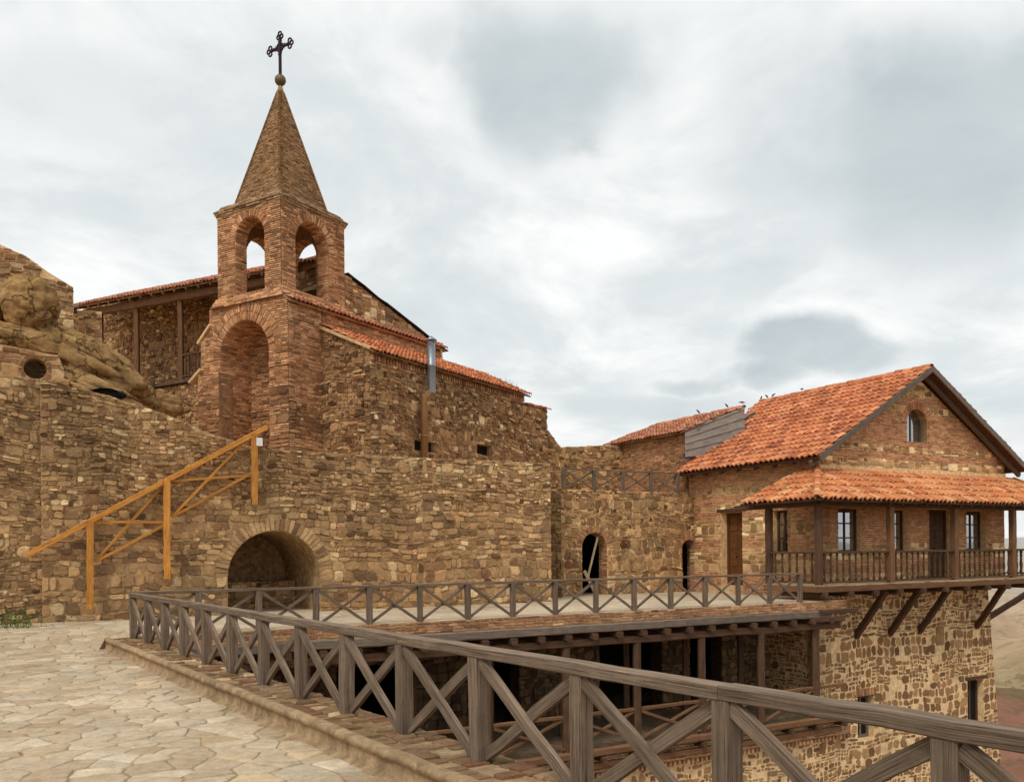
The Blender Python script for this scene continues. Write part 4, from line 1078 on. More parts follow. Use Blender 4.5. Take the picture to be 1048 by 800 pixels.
# ---- ledge under the near railing
M_['ledgec'] = mortar_mat('ledge_mortar', R(116, 98, 74), R(158, 136, 106), .7, .55)
tk = thing('brick_ledge', 'low brick topped ledge carrying the foreground railing beside the paving', 'ledge', N.w(8, -.2, 0))
mb = MB(); box(mb, N.face('F', 0, 0), -.25, 19, -.39, .24, -.1, .225, 0)
Mt = m4(N.w(0, 0, .225), N.x, Vector((0, 0, -1)), N.y)
def lay(mb, x0, x1, y0, y1, w, l):
    y = y0; r = 0
    while y < y1-.02:
        yb = min(y1, y+l); x = x0-random.random()*w
        while x < x1:
            ww = random.uniform(.9, 1.1)*w
            if random.random() > .24:
                z = random.uniform(-.004, .006)
                c = [Vector(Mt @ Vector((q, -z, t))) for q, t in ((max(x0, x), y), (x+ww, y), (x+ww, yb), (max(x0, x), yb))]
                if x+ww-max(x0, x) > .03: mb.cell(c, random.uniform(.012, .03), (random.random(), 1.0 if random.random() < .5 else 0.0, 1.0 if random.random() < .1 else 0), .2, .012, .05)
            x += ww
        y = yb
lay(mb, -.22, 18.5, -.38, .24, .14, .205)
mb.flush()
mb.obj('ledge_top', [M_['ledgec'], stone_mat('worn_brick', [R(116, 96, 70), R(140, 118, 88)], [R(126, 94, 70), R(134, 110, 84), R(148, 126, 98), R(122, 84, 62), R(152, 132, 104), R(130, 110, 84)], R(196, 176, 138), .4, .7)], tk)
mb = MB()   # concrete lip and battered skirt on the paving side
n = 70; vs = []; fs = []
for i in range(n+1):
    x = -.3+19.2*i/n; q = random.gauss(0, .006)
    for (y, z) in ((-.36, .262+q*.5), (-.44+q, .258), (-.455+q, .20), (-.425, .195), (-.435+q, .07), (-.48, .055+q*.3), (-.54+q, .005), (-.58, -.02)):
        vs.append(N.w(x, y, z))
m = 8
for i in range(n):
    for k in range(m-1): fs.append((i*m+k, i*m+k+1, (i+1)*m+k+1, (i+1)*m+k))
fs.append(tuple(range(m)));
mb.add(vs, fs, 0, (.5, 0, 0), None, True)
mb.obj('skirt', M_['ledgec'], tk)
mb = MB(); wall(mb, N.face('B', 19, .24), [(0, .2), (19.2, .2)], -9, (), .3, 'rubble'); mb.obj('court_face', [M_['w1m'], M_['w1']], tk)

tk.location.z -= .035
# ================================================================== REAR COURT WALL (W2)
W2 = 7.0
tw2 = thing('court_wall', 'rear stone wall with a round arched doorway and an upper walkway, beside the house', 'wall', A.w(16, W2, .25))
def A2(px, py=560): return A.onb(px, py, W2)[0]
d0, d1, dt = A2(595.5), A2(621.5), A.onb(607, 544.5, W2)[1]
s0, s1, stp = A2(698), A2(713)-.02, A.onb(706, 552, W2)[1]
zw = A.onb(640, 504, W2)[1]
hq = A.onb(682, 519, W2)
opd = Op(d0, d1, .2, dt, ring=.24, vw=.065); ops2 = Op(s0, s1, .2, stp, ring=.22, vw=.065); oph = Op(hq[0]-.10, hq[0]+.10, hq[1]-.09, hq[1]+.09, 'rect')
mb = MB(); M2 = A.face('F', 0, W2)
wall(mb, M2, [(11.0, zw+.05), (19.8, zw+.05)], 0, [opd, ops2, oph], .5, 'rubble', pale=.05); reveal(mb, M2, opd, .5); reveal(mb, M2, ops2, .5)
mb.flush(); mb.obj('wall', [M_['hom'], M_['w1']], tw2)
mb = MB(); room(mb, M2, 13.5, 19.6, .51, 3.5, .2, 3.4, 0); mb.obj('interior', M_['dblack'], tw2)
mb = MB(); plate(mb, [A.w(11, W2+.06, zw+.04), A.w(19.5, W2+.06, zw+.04), A.w(19.5, 16, zw+.05), A.w(11, 16, zw+.05)], .09); mb.obj('walkway', M_['conc'], tw2)
# buttress in the corner, stone and mortar darker than the wall
mb = MB(); bx0 = A.onb(556, 560, 6.2)[0]; bx1 = A.onb(574.5, 560, 6.4)[0]
wall(mb, A.face('F', 0, 6.4), [(bx0-.6, 3.55), (bx1, 3.6)], 0, (), .8, 'rubble', pale=0); mb.flush()
mb.obj('buttress', [mortar_mat('dark_mortar', R(84, 68, 42), R(120, 98, 62)), stone_mat('dark_stone', [R(92, 74, 46), R(120, 98, 62), R(80, 62, 40)], brk, R(110, 90, 60), .6)], tw2)
t2r = thing('wooden_railing', 'small weathered timber railing on the upper walkway over the arched doorway', 'railing', A.w(16, W2, zw))
a0, a1_ = A.onb(577.5, 500, W2)[0], A.onb(694, 500, W2)[0]
xrail(t2r, A, a0, 4, (a1_-a0)/4, W2+.02, zw+.05, A.onb(640, 482, W2)[1]+.02, 'wg', .11, rw=.10, rt=.05, bw=.06, bt=.035, seg=2)
# planks leaning in the doorway
mb = MB(); p, q = A.onb(601, 590, W2-.15), A.onb(616, 549, W2-.15); beam(mb, A.w(p[0], W2-.2, p[1]), A.w(q[0], W2+.1, q[1]), .07, .03, up=A.y); mb.obj('plank', M_['wl'], None, (0, 0, 0), label='long pale plank leaning up across the dark arched doorway', cat='plank')
mb = MB(); p, q = A.onb(598, 584, W2-.5), A.onb(611, 610, W2-.5); beam(mb, A.w(p[0], W2-.5, p[1]), A.w(q[0], W2-.45, max(.3, q[1])), .12, .04, up=A.y); mb.obj('plank', M_['wl'], None, (0, 0, 0), label='short wide pale plank propped low in the arched doorway', cat='plank')
mb = MB(); p, q = A.onb(712.5, 596, W2-.06), A.onb(712.5, 560, W2-.06); lathe(mb, tuple(A.w(p[0], W2-.08, 0)), [(.022, .3), (.022, q[1])], 8); mb.obj('pipe', M_['zinc'], None, (0, 0, 0), label='thin grey vertical pipe beside the narrow arched opening', cat='pipe')
# back wall at upper level
tb2 = thing('upper_wall', 'dark rubble wall with level top behind the upper walkway', 'wall', A.w(13, 11, zw))
mb = MB(); pf = [A.onb(px, py, 11.3) for px, py in ((555, 460), (575, 457.5), (600, 456.5), (640, 455))]
wall(mb, A.face('F', 0, 11.3), pf, 3, (), .5, 'rubble', pale=.02); mb.flush(); mb.obj('wall', [M_['w1m'], M_['w1']], tb2)
mb = MB(); pf = [A.onb(px, py, 11.0) for px, py in ((561, 440), (566, 447), (571, 454), (577, 461))]
wall(mb, A.face('F', 0, 11.0), pf, 3, (), .3, 'rubble', pale=.02); mb.flush(); mb.obj('broken_end', [M_['w1m'], M_['w1']], tb2)

# ---- annex
HA, HB = 19.45, 1.3          # house corner
_ov = .55; _ze = A.onb(837, 467, HB-_ov)[1]; _zr = A.onb(955, 376, HB-_ov)[1]; SPH = (_zr-_ze)/(4.7+_ov); HT = _ze+_ov*SPH-.14; Y1H = A.ona(693.5, 486, HA-_ov)[0]; Y1R = A.ona(779, 409, HA+4.7)[0]
vb = lambda a: Y1H+(Y1R-Y1H)*(a-(HA-_ov))/(4.7+_ov)
ta = thing('annex', 'small brick annex with weathered tiled roof between the walkway and the house', 'building', A.w(20, 9, zw))
b7 = vb(HA)+.12; b6 = A.ona(628, 452, HA)[0]; za_ = A.ona(668, 449, HA)[1]
mb = MB(); ML2 = A.face('L', HA, b6)
wall(mb, ML2, [(0, za_+.10), (b6-b7, za_+.10)], zw-.2, (), .4, 'brick', pale=0, bh=.07); mb.flush()
mb.flush(); mb.obj('wall', [M_['chm'], M_['ch']], ta)
mb = MB(); eo = HA-.3; rr = 2.3; zrg = A.ona(712, 426, eo+rr)[1]; bR = min(b7-.1, A.ona(762, 419, eo+rr)[0]); el = b6-bR+.25; slp = (zrg-.05-za_)/rr; V = A.x+Vector((0, 0, slp))
plate(mb, [A.w(eo, b6+.25, za_), A.w(eo, b7-.1, za_), A.w(eo+rr, bR, za_+rr*slp), A.w(eo+rr, b6-.35, za_+rr*slp)], .05, 1)
LV = math.hypot(rr, rr*slp)
tiles(mb, A.w(eo, b6+.25, za_+.01), -A.y, V, el, LV, lambda u, v: u < el-(b7-.1-bR)*(1-v/LV) and u > .6*v/LV, .18, .31, .05)
ridge(mb, A.w(eo+rr, b6-.35, za_+rr*slp+.02), A.w(eo+rr, bR, za_+rr*slp+.02)); ridge(mb, A.w(eo, b6+.25, za_+.04), A.w(eo+rr, b6-.35, za_+rr*slp+.02), .08)
mb.obj('roof', [M_['t3'], M_['wr']], ta)
ann_ridge = (eo+rr, za_+rr*slp)
mb = MB()
zR = lambda a: HT+.14+(a-HA)*SPH
a0_, a3_ = HA-.12, HA+3.4; fb = b7-.10
plate(mb, [A.w(a0_, fb, zR(a0_)-.1), A.w(a3_, fb, zR(a3_)-.1), A.w(a3_, fb+.06, zR(a3_)+.16), A.w(a0_, fb+.06, zR(a0_)+.50)], .03, 0)
beam(mb, A.w(a0_, fb+.04, zR(a0_)+.52), A.w(a3_, fb+.04, zR(a3_)+.18), .14, .05)
beam(mb, A.w(a0_, fb-.04, zR(a0_)+.24), A.w(a3_, fb-.04, zR(a3_)+.12), .03, .04)
mb.obj('flashing', M_['wgrey'], ta)
mb = MB(); 
wall(mb, A.face('F', HA, b7-.02), [(.0, za_+.3*slp-.06), (rr-.3, za_+rr*slp-.06)], 4.2, (), .2, 'brick', pale=0); mb.flush(); mb.obj('end_gable', [M_['chm'], M_['ch']], ta)
mb = MB(); mb.add([A.w(HA-.1, b7-.13, za_+.08), A.w(eo+rr, bR, zrg-.08), A.w(eo+rr, bR, zrg-1.7), A.w(HA-.1, b7-.13, za_-.9)], [(0, 1, 2, 3)], 0, (.5, .5, 0), [[(0, 1), (3, 1), (3, 0), (0, 0)]]); 
for k in range(4):
    q = k/4; beam(mb, A.w(HA-.1, b7-.15, za_+.08-.95*q), A.w(eo+rr, bR-.02, zrg-.08-1.3*q), .03, .07)
mb.obj('verge_board', wood_mat('sheet_wood', [R(124, 116, 110), R(152, 145, 138), R(176, 168, 160)]), ta)

# ================================================================== HOUSE
th = thing('stone_house', 'large stone and brick house with orange tiled gable roof and timber balcony', 'house', A.w(24, 4, 0))
HW = 9.4; HL = 5.95; OV = .55
y0_ = HB-OV; ZE = A.onb(837, 467, y0_)[1]; zr = A.onb(955, 376, y0_)[1]; sp_ = (zr-ZE)/(HW/2+OV)
HT = ZE+OV*sp_-.14; RZ = zr-.12; y1_ = A.ona(693.5, 486, HA-OV)[0]; y1r = A.ona(779, 409, HA+HW/2)[0]
def hx(px, py=560): return A.onb(px, py, HB)[0]-HA
wz0, wz1 = 1.62, 2.98
hw = [Op(hx(858), hx(882), wz0, wz1, 'rect', jamb=.12), Op(hx(912), hx(929.5), wz0, wz1, 'rect', jamb=.12), Op(hx(989), hx(1009), wz0, wz1, 'rect', jamb=.12)]
dr = Op(hx(951), hx(974), .72, 3.02, 'rect', jamb=.12)
gw = Op(hx(928, 430), hx(949, 430), 5.22, A.onb(938, 418, HB)[1], 'arch', ring=.26, vw=.06, jamb=.12)
mb = MB(); MH = A.face('F', HA, HB); apx = HW/2
wall(mb, MH, [(0, HT), (apx, RZ-.1), (HW, HT)], .45, hw+[dr, gw], .5, 'mixed', pale=.22, bh=.06)
MS = A.face('L', HA, HB+HL)
def sx_(px): return HL-(A.ona(px, 560, HA)[0]-HB)
sd = Op(sx_(738), sx_(760), .5, A.ona(750, 524, HA)[1], 'rect'); sw = Op(sx_(791), sx_(806.5), wz0, wz1, 'rect', jamb=.12)
wall(mb, MS, [(0, HT+.25), (HL, HT+.25)], 0.0, [sd, sw], .5, 'mixed', pale=.06, bh=.06)
wall(mb, A.face('R', HA+HW, HB), [(0, HT+.25), (HL, HT+.25)], .45, (), .4, 'mixed')
wall(mb, A.face('B', HA+HW, HB+HL), [(0, HT), (apx, RZ-.1), (HW, HT)], .45, (), .4, 'mixed2')
mb.flush(); mb.obj('wall', [M_['hom'], M_['ho']], th)
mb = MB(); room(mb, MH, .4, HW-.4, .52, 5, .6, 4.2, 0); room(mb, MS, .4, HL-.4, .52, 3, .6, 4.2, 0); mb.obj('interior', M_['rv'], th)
for o in hw: window(th, MH, o.x0, o.x1, o.z0, o.z1, .20, 2, 3, 'wb', .07)
window(th, MS, sw.x0, sw.x1, sw.z0, sw.z1, .20, 2, 3, 'wb', .07)
mb = MB(); recess(mb, MH, gw, .30, .0, back=False); mb.obj('reveal', M_['ho'], th)
w_ = window(th, MH, gw.x0, gw.x1, gw.z0, gw.z1, .24, 2, 1, 'wgrey', .05); w_.name = 'gable_window'
def door(M, o, y, parent, mat='door', rows=4):
    mb = MB(); x0, x1, z0, z1 = o.x0, o.x1, o.z0, o.z1; fw = .08
    for (a, b, c, d, t) in ((x0, x0+fw, z0, z1, .09), (x1-fw, x1, z0, z1, .09), (x0+fw, x1-fw, z1-fw, z1, .09)): box(mb, M, a, b, y-.03, y+t, c, d, 0, (.3, .5, 0))
    xm = x0+(x1-x0)*.5
    box(mb, M, x0+fw, x1-fw, y+.03, y+.07, z0, z1-fw, 0, (.6, .5, 0))
    for k in range(rows):
        za = z0+(z1-fw-z0)*k/rows; zb_ = z0+(z1-fw-z0)*(k+1)/rows
        for (a, b) in ((x0+fw, xm), (xm, x1-fw)): box(mb, M, a+.05, b-.05, y+.012, y+.032, za+.06, zb_-.05, 0, (random.random(), .5, 0))
    d = mb.obj('door', M_[mat], parent)
    mb = MB(); c = M @ Vector((xm-.06, y-.02, z0+1.0)); lathe(mb, tuple(c), [(.02, -.03), (.03, 0), (.02, .03)], 10); mb.obj('handle', M_['iron'], d)
door(MH, dr, .22, th, 'wb'); door(MS, sd, .30, th, 'door')
mb = MB(); beam(mb, MS @ Vector((sd.x0-.18, .12, sd.z1+.07)), MS @ Vector((sd.x1+.18, .12, sd.z1+.07)), .30, .13); mb.obj('lintel', M_['wb'], th)
mb = MB(); box(mb, MS, sd.x0-.1, sd.x1+.1, -.5, .3, .2, .48); mb.obj('doorstep', M_['conc'], th)
# roof
mb = MB()
VL = Vector(A.x)+Vector((0, 0, sp_)); LVr = math.hypot(HW/2+OV, (HW/2+OV)*sp_)
plate(mb, [A.w(HA-OV, y0_, ZE), A.w(HA+HW/2, y0_, zr), A.w(HA+HW/2, y1r, zr), A.w(HA-OV, y1_, ZE)], .10, 1)
plate(mb, [A.w(HA+HW+OV, y0_, ZE), A.w(HA+HW/2, y0_, zr), A.w(HA+HW/2, y1r, zr), A.w(HA+HW+OV, y1_, ZE)], .10, 1)
tiles(mb, A.w(HA-OV-.04, y1r, ZE+.02), -A.y, VL, y1r-y0_+.02, LVr, lambda u, v: u > (y1r-y1_)*(1-v/LVr)-.05, .215, .36, .06)
VR = -Vector(A.x)+Vector((0, 0, sp_)); tiles(mb, A.w(HA+HW+OV+.04, y1_, ZE+.02), -A.y, VR, y1_-y0_+.02, LVr, None, .19, .33, .055)
ridge(mb, A.w(HA+HW/2, y1r, zr+.03), A.w(HA+HW/2, y0_, zr+.03), .11)
mb.obj('roof', [M_['t1'], M_['wb']], th)
mb = MB(); e = .02
for s in (1, -1):
    xa = HA-OV if s == 1 else HA+HW+OV
    beam(mb, A.w(xa, y0_-.03, ZE-.05), A.w(HA+HW/2, y0_-.03, zr-.05), .05, .18, up=(0, 0, 1), jit=.003, seg=8)
    beam(mb, A.w(xa, HB-.22, ZE-.18), A.w(HA+HW/2-.05*s, HB-.22, zr-.18), .12, .16, up=(0, 0, 1), seg=4)
mb.obj('barge_board', M_['wgrey'], th)
mb = MB()
for k in range(9):
    b = y0_+.3+k*.8; beam(mb, A.w(HA-OV+.03, b, ZE-.14), A.w(HA+.3, b, ZE-.14+(.3+OV-.03)*sp_), .09, .11)
mb.obj('rafter_ends', M_['wb'], th)
# porch roof (hipped at the left corner)
DZ = .70; PB = 0.0; PA = 18.0; PR = 30.3; po = .42
pz = A.onb(880, 512, PB-po)[1]; pt_ = A.onb(900, 482.5, HB)[1]-.04
dp = HB-(PB-po); slp = (pt_-pz)/dp
V = Vector(A.y)+Vector((0, 0, slp)); LV = math.hypot(dp, pt_-pz)
xL = PA-po-.10; dl = HA-xL; slL = (pt_-pz)/dl
mb = MB()
plate(mb, [A.w(xL, PB-po, pz), A.w(PR+po, PB-po, pz), A.w(PR-.9, HB, pt_), A.w(HA, HB, pt_)], .05, 1)
tiles(mb, A.w(xL, PB-po, pz+.01), A.x, V, PR+po-xL, LV, lambda u, v: u > v*(dl/LV)*1.0-.06 and u < PR+po-xL-v*(1.3/LV), .20, .38, .075)
bS = A.ona(757, 514, xL)[0]
plate(mb, [A.w(xL, bS, pz), A.w(xL, PB-po, pz), A.w(HA, HB, pt_), A.w(HA, bS-.55, pt_)], .05, 1)
VLs = Vector(A.x)+Vector((0, 0, slL)); LVs = math.hypot(dl, pt_-pz); Ws = bS-(PB-po)
tiles(mb, A.w(xL, bS, pz+.01), -A.y, VLs, Ws, LVs, lambda u, v: u < Ws-v*(dp/LVs)+.06 and u > v*.55/LVs, .20, .38, .075)
ridge(mb, A.w(xL-.03, PB-po-.03, pz+.06), A.w(HA-.05, HB-.05, pt_+.06), .10, .30)
mb.obj('porch_roof', [M_['t2'], M_['wb']], th)
mb = MB(); x = 0
while x < HW: 
    w = random.uniform(.25, .5); box(mb, MH, x, min(HW, x+w)-.005, -.06-random.uniform(0, .02), .02, pt_-HT+HT-.02, pt_+.17+random.uniform(-.02, .02), 0, (random.random(), 0, 1)); x += w
mb.obj('mortar_fillet', M_['hom'], th)
# porch posts, beam, deck
pc = [PA, PA+3.07, PA+6.14, PA+9.21, PA+12.25]
zbm = pz-.02
for a in pc:
    mb = MB(); beam(mb, A.w(a, PB, DZ-.05), A.w(a, PB, zbm-.12), .19, .19, up=A.y); mb.obj('porch_post', M_['wr'] if a > PA+3 else M_['wb'], th)
mb = MB(); beam(mb, A.w(PA, PB+1.9, DZ-.05), A.w(PA, PB+1.9, zbm-.12), .19, .19, up=A.y); mb.obj('porch_post', M_['wb'], th)
mb = MB(); beam(mb, A.w(PA-.2, PB, zbm-.04), A.w(PR+.2, PB, zbm-.04), .18, .18, jit=.005); beam(mb, A.w(PA, PB-.2, zbm-.05), A.w(PA, HB+2.0, zbm-.05), .17, .16, jit=.005)
x = HA+.1
while x < PR-.9: beam(mb, A.w(x, PB-po+.05, pz-.06), A.w(x, HB, pt_-.06), .07, .08); x += .55
mb.obj('porch_beam', M_['wb'], th)
mb = MB(); plate(mb, [A.w(PA-.1, PB-.1, DZ), A.w(PR+.1, PB-.1, DZ), A.w(PR+.1, HB, DZ), A.w(PA-.1, HB, DZ)], .05); plate(mb, [A.w(PA-.1, HB+.002, DZ), A.w(HA, HB+.002, DZ), A.w(HA, PB+2.0, DZ), A.w(PA-.1, PB+2.0, DZ)], .05)
mb.obj('balcony_deck', M_['wl'], th)
mb = MB(); x = PA-.15
while x < PR: L = random.uniform(3.5, 5); beam(mb, A.w(x, PB-.06, DZ-.12), A.w(min(PR+.15, x+L), PB-.06, DZ-.12), .10, .18, jit=.004); x += L+.003
beam(mb, A.w(PA-.10, PB-.1, DZ-.12), A.w(PA-.10, PB+2.0, DZ-.12), .10, .18)
mb.obj('deck_beam', M_['wr'], th)
for k in range(12):
    x = PA+.1+k*1.08; mb = MB(); beam(mb, A.w(x, PB-.18, DZ-.28), A.w(x, HB+.2, DZ-.28), .15, .15); mb.obj('deck_joist', M_['wb'], th)
# balusters
bal = None
prf = [(.034, 0), (.034, .08), (.022, .10), (.018, .14), (.030, .24), (.033, .32), (.022, .42), (.016, .46), (.028, .49), (.016, .52), (.026, .60), (.020, .68), (.032, .70), (.032, .76)]
rz0 = DZ+.10; rtop = 1.66
def rail_run(p, q, n):
    global bal
    p, q = Vector(p), Vector(q)
    mb = MB(); beam(mb, p+Vector((0, 0, rtop-.03)), q+Vector((0, 0, rtop-.03)), .11, .065, jit=.003); mb.obj('balcony_rail', M_['wb'], th)
    mb = MB(); beam(mb, p+Vector((0, 0, DZ+.07)), q+Vector((0, 0, DZ+.07)), .08, .06, jit=.002); mb.obj('balcony_rail', M_['wb'], th)
    for i in range(n):
        c = p.lerp(q, (i+.5)/n)
        if bal is None:
            mb = MB(); lathe(mb, (c.x, c.y, rz0), [(r*1.25, z*(rtop-.06-rz0)/.76) for r, z in prf], 8); bal = mb.obj('baluster', M_['wb'], th); bal0 = c.copy(); bal['x0'] = 0; rail_run.c0 = c.copy(); del bal['x0']
        else:
            o = clone(bal, th); o.location = c-rail_run.c0; 
for i in range(4): rail_run(A.w(pc[i]+.1, PB, 0), A.w(pc[i+1]-.1, PB, 0), 11)
rail_run(A.w(PA, PB+.1, 0), A.w(PA, PB+1.8, 0), 6)
rail_run(A.w(PR, PB+.1, 0), A.w(PR, PB+2.4, 0), 10)
# braces
zw_ = -1.05
for (tw, to_) in ((21.1, 20.95), (22.67, 22.55), (24.15, 24.0), (27.2, 26.9)):
    mb = MB(); beam(mb, A.w(tw, HB+.02, zw_), A.w(to_, PB+.1, DZ-.25), .17, .19, up=A.x, jit=.006); mb.obj('brace', M_['wb'], th)
mb = MB(); beam(mb, A.w(27.95, HB+.5, zw_), A.w(32.4, HB+.5, DZ-.25), .17, .19, up=A.y); mb.obj('brace', M_['wb'], th)
mb = MB(); 
for k in range(4): beam(mb, A.w(27.5, HB+.3+k*1.7, DZ-.29), A.w(32.5, HB+.3+k*1.7, DZ-.29), .16, .16)
mb.obj('side_joists', M_['wb'], th)
# base: battered stone block
BR = 27.85-HA
mb = MB()
MBs = A.face('F', HA, HB)
def lx(px, py): return A.onb(px, py, HB)
q = [lx(877.5, 713), lx(895, 770), lx(990, 696), lx(1007, 744), lx(957.5, 641), lx(966.5, 660)]
lw = [Op(q[0][0]-HA, q[1][0]-HA, q[0][1]-1.35, q[0][1], 'rect', ring=.26), Op(q[2][0]-HA, q[3][0]-HA, q[3][1], q[2][1], 'rect', ring=.0), Op(q[4][0]-HA, q[5][0]-HA, q[5][1], q[4][1], 'rect')]
bt = lambda z: BR+max(0, (.4-z))*.105
outer = [(0, -9.5), (BR+1.04, -9.5), (BR, .42), (0, .42)]
slab(mb, MBs, outer, [o.outline() for o in lw], .5, 0)
wall(mb, MBs, [(0, .42), (BR+1.0, .42)], -9.4, lw, .5, 'mortar', backing=False, right=bt, pale=0)
wall(mb, A.face('L', HA, HB+5), [(0, .0), (5, .0)], -9.4, (), .5, 'mortar', pale=0)
# right, leaning face
p0 = A.w(HA+BR, HB, .42); p1 = A.w(HA+BR+1.04, HB, -9.5); mb.add([p0, p1, A.w(HA+BR+1.04, HB+6, -9.5), A.w(HA+BR, HB+6, .42)], [(0, 1, 2, 3)], 0)
mb.flush(); mb.obj('base_wall', [M_['lom'], M_['lo']], th)
mb = MB(); room(mb, MBs, .5, BR-.3, .51, 1.5, -6, .2); mb.obj('base_interior', M_['rv'], th)
for o, m in zip(lw[:2], ('wgrey', 'wb')): window(th, MBs, o.x0, o.x1, o.z0, o.z1, .22, 2, 1, m, .10, 'dblack')
mb = MB(); beam(mb, MBs @ Vector((lw[1].x0-.12, .1, lw[1].z1+.06)), MBs @ Vector((lw[1].x1+.2, .1, lw[1].z1+.06)), .26, .10); mb.obj('window_lintel', M_['wb'], th); mb = MB(); beam(mb, MBs @ Vector((lw[0].x0-.1, .12, lw[0].z1+.03)), MBs @ Vector((lw[0].x1+.1, .12, lw[0].z1+.03)), .26, .08); mb.obj('window_lintel', M_['wb'], th)

# ================================================================== BIRDS
def make_bird(c, face, lab, crouch=0.0):
    mb = MB(); c = Vector(c); f = Vector((math.cos(face), math.sin(face), 0)); s = Vector((-f.y, f.x, 0)); up = Vector((0, 0, 1))
    ax_ = (f*.72+up*(.7-crouch)).normalized()
    # body: swept ellipse rings from tail tip to beak
    st = [(-.17, .004, .006), (-.12, .018, .010), (-.07, .034, .024), (-.02, .046, .042), (.03, .044, .044), (.07, .032, .034), (.095, .028, .030), (.12, .030, .030), (.140, .024, .024), (.152, .010, .010), (.178, .002, .002)]
    vs = []; fs = []; K = 10; n1 = ax_.cross(s).normalized()
    cc = c+up*.11
    for i, (t, a, b) in enumerate(st):
        bend = f*(.03 if t > .1 else 0)*((t-.1)/.08 if t > .1 else 0)-up*(.02 if t > .14 else 0)
        for k in range(K):
            q = 2*PI*k/K; vs.append(cc+ax_*t+bend+s*(a*math.cos(q))+n1*(b*math.sin(q)))
    for i in range(len(st)-1):
        for k in range(K): fs.append((i*K+k, i*K+(k+1) % K, (i+1)*K+(k+1) % K, (i+1)*K+k))
    mb.add(vs, fs, 0, (.5, .5, 0), None, True)
    for sg in (-1, 1): beam(mb, c+s*.015*sg-up*.02, cc+s*.02*sg-up*.02, .008, .008, jit=0, seg=1)
    mb.v = [tuple(c+(Vector(v)-c)*.72) for v in mb.v]
    o = mb.obj('bird', M_['bird'], None, tuple(c), label=lab, cat='bird', group='small dark birds perched on the roof ridges')
rzb = zr+.13
for px, lab, cr_ in ((779, 'small dark bird at the far end of the house ridge, leftmost there', 0), (785, 'small dark bird in the middle of the close trio on the house ridge', .0), (791, 'small dark bird on the right of the close trio on the house ridge', .1), (820.5, 'low crouching dark bird alone further along the house ridge', .55)):
    b = A.ona(px, 400, HA+HW/2)[0]; 
    make_bird(A.w(HA+HW/2, b, rzb), random.uniform(0, 1)+(2 if px in (785,) else 0), lab, cr_)
for px, lab, cr_ in ((715, 'small dark bird alone on the annex ridge, furthest left', 0), (744, 'small dark bird near the right end of the annex ridge', .2), (760, 'crouching dark bird where the annex ridge meets the house roof', .6)):
    b = A.ona(px, 420, ann_ridge[0])[0]
    make_bird(A.w(ann_ridge[0], b, ann_ridge[1]+.13), random.uniform(2, 4), lab, cr_)

# ================================================================== LIGHT, SKY, CAMERA
w = bpy.data.worlds.new('World'); scene.world = w; w.use_nodes = True; nt = w.node_tree; nt.nodes.clear()
SUN_EL, SUN_AZ = math.radians(48), math.radians(205)     # direction the light comes from (azimuth from +Y clockwise)
def nn_(t, **k):
    x = nt.nodes.new(t)
    for a, b in k.items(): setattr(x, a, b)
    return x
out = nn_('ShaderNodeOutputWorld'); bg = nn_('ShaderNodeBackground'); sky = nn_('ShaderNodeTexSky', sky_type='NISHITA')
sky.sun_disc = False; sky.sun_elevation = SUN_EL; sky.sun_rotation = SUN_AZ; sky.dust_density = 2.5
tcn = nn_('ShaderNodeTexCoord'); lk = nt.links.new
def wmath(op, a, b=None, clamp=False):
    x = nn_('ShaderNodeMath', operation=op); x.use_clamp = clamp
    for i, v in enumerate((a, b)):
        if v is None: continue
        if isinstance(v, (int, float)): x.inputs[i].default_value = v
        else: lk(v, x.inputs[i])
    return x.outputs[0]
sep = nn_('ShaderNodeSeparateXYZ'); lk(tcn.outputs['Generated'], sep.inputs[0])
zz = wmath('ADD', wmath('MAXIMUM', sep.outputs[2], 0.0), .22)
cmb = nn_('ShaderNodeCombineXYZ'); lk(wmath('DIVIDE', sep.outputs[0], zz), cmb.inputs[0]); lk(wmath('DIVIDE', sep.outputs[1], zz), cmb.inputs[1])
def wnoise(sc, det, rough, dist, off=(0, 0, 0)):
    mp = nn_('ShaderNodeMapping'); mp.inputs['Location'].default_value = off; lk(cmb.outputs[0], mp.inputs[0])
    x = nn_('ShaderNodeTexNoise'); x.inputs['Scale'].default_value = sc; x.inputs['Detail'].default_value = det; x.inputs['Roughness'].default_value = rough; x.inputs['Distortion'].default_value = dist
    lk(mp.outputs[0], x.inputs['Vector']); return x.outputs['Fac']
n1 = wnoise(.9, 9, .52, .5, (3.1, 1.7, 0)); n2 = wnoise(3.0, 8, .55, .4, (7.3, 2.2, 0))
base = wmath('ADD', wmath('MULTIPLY', n1, .7), wmath('MULTIPLY', n2, .3))
# darker cloud banks in given parts of the sky
dark = None
nrm = nn_('ShaderNodeVectorMath', operation='NORMALIZE'); lk(tcn.outputs['Generated'], nrm.inputs[0])
wob = nn_('ShaderNodeVectorMath', operation='ADD'); lk(nrm.outputs[0], wob.inputs[0])
wn = nn_('ShaderNodeTexNoise'); wn.inputs['Scale'].default_value = 5; wn.inputs['Detail'].default_value = 7; lk(nrm.outputs[0], wn.inputs['Vector'])
ws = nn_('ShaderNodeVectorMath', operation='SUBTRACT'); lk(wn.outputs['Color'], ws.inputs[0]); ws.inputs[1].default_value = (.5, .5, .5)
wsq = nn_('ShaderNodeVectorMath', operation='MULTIPLY'); lk(ws.outputs[0], wsq.inputs[0]); wsq.inputs[1].default_value = (1, 1, .4)
wsc = nn_('ShaderNodeVectorMath', operation='SCALE'); lk(wsq.outputs[0], wsc.inputs[0]); wsc.inputs['Scale'].default_value = .30; lk(wsc.outputs[0], wob.inputs[1])
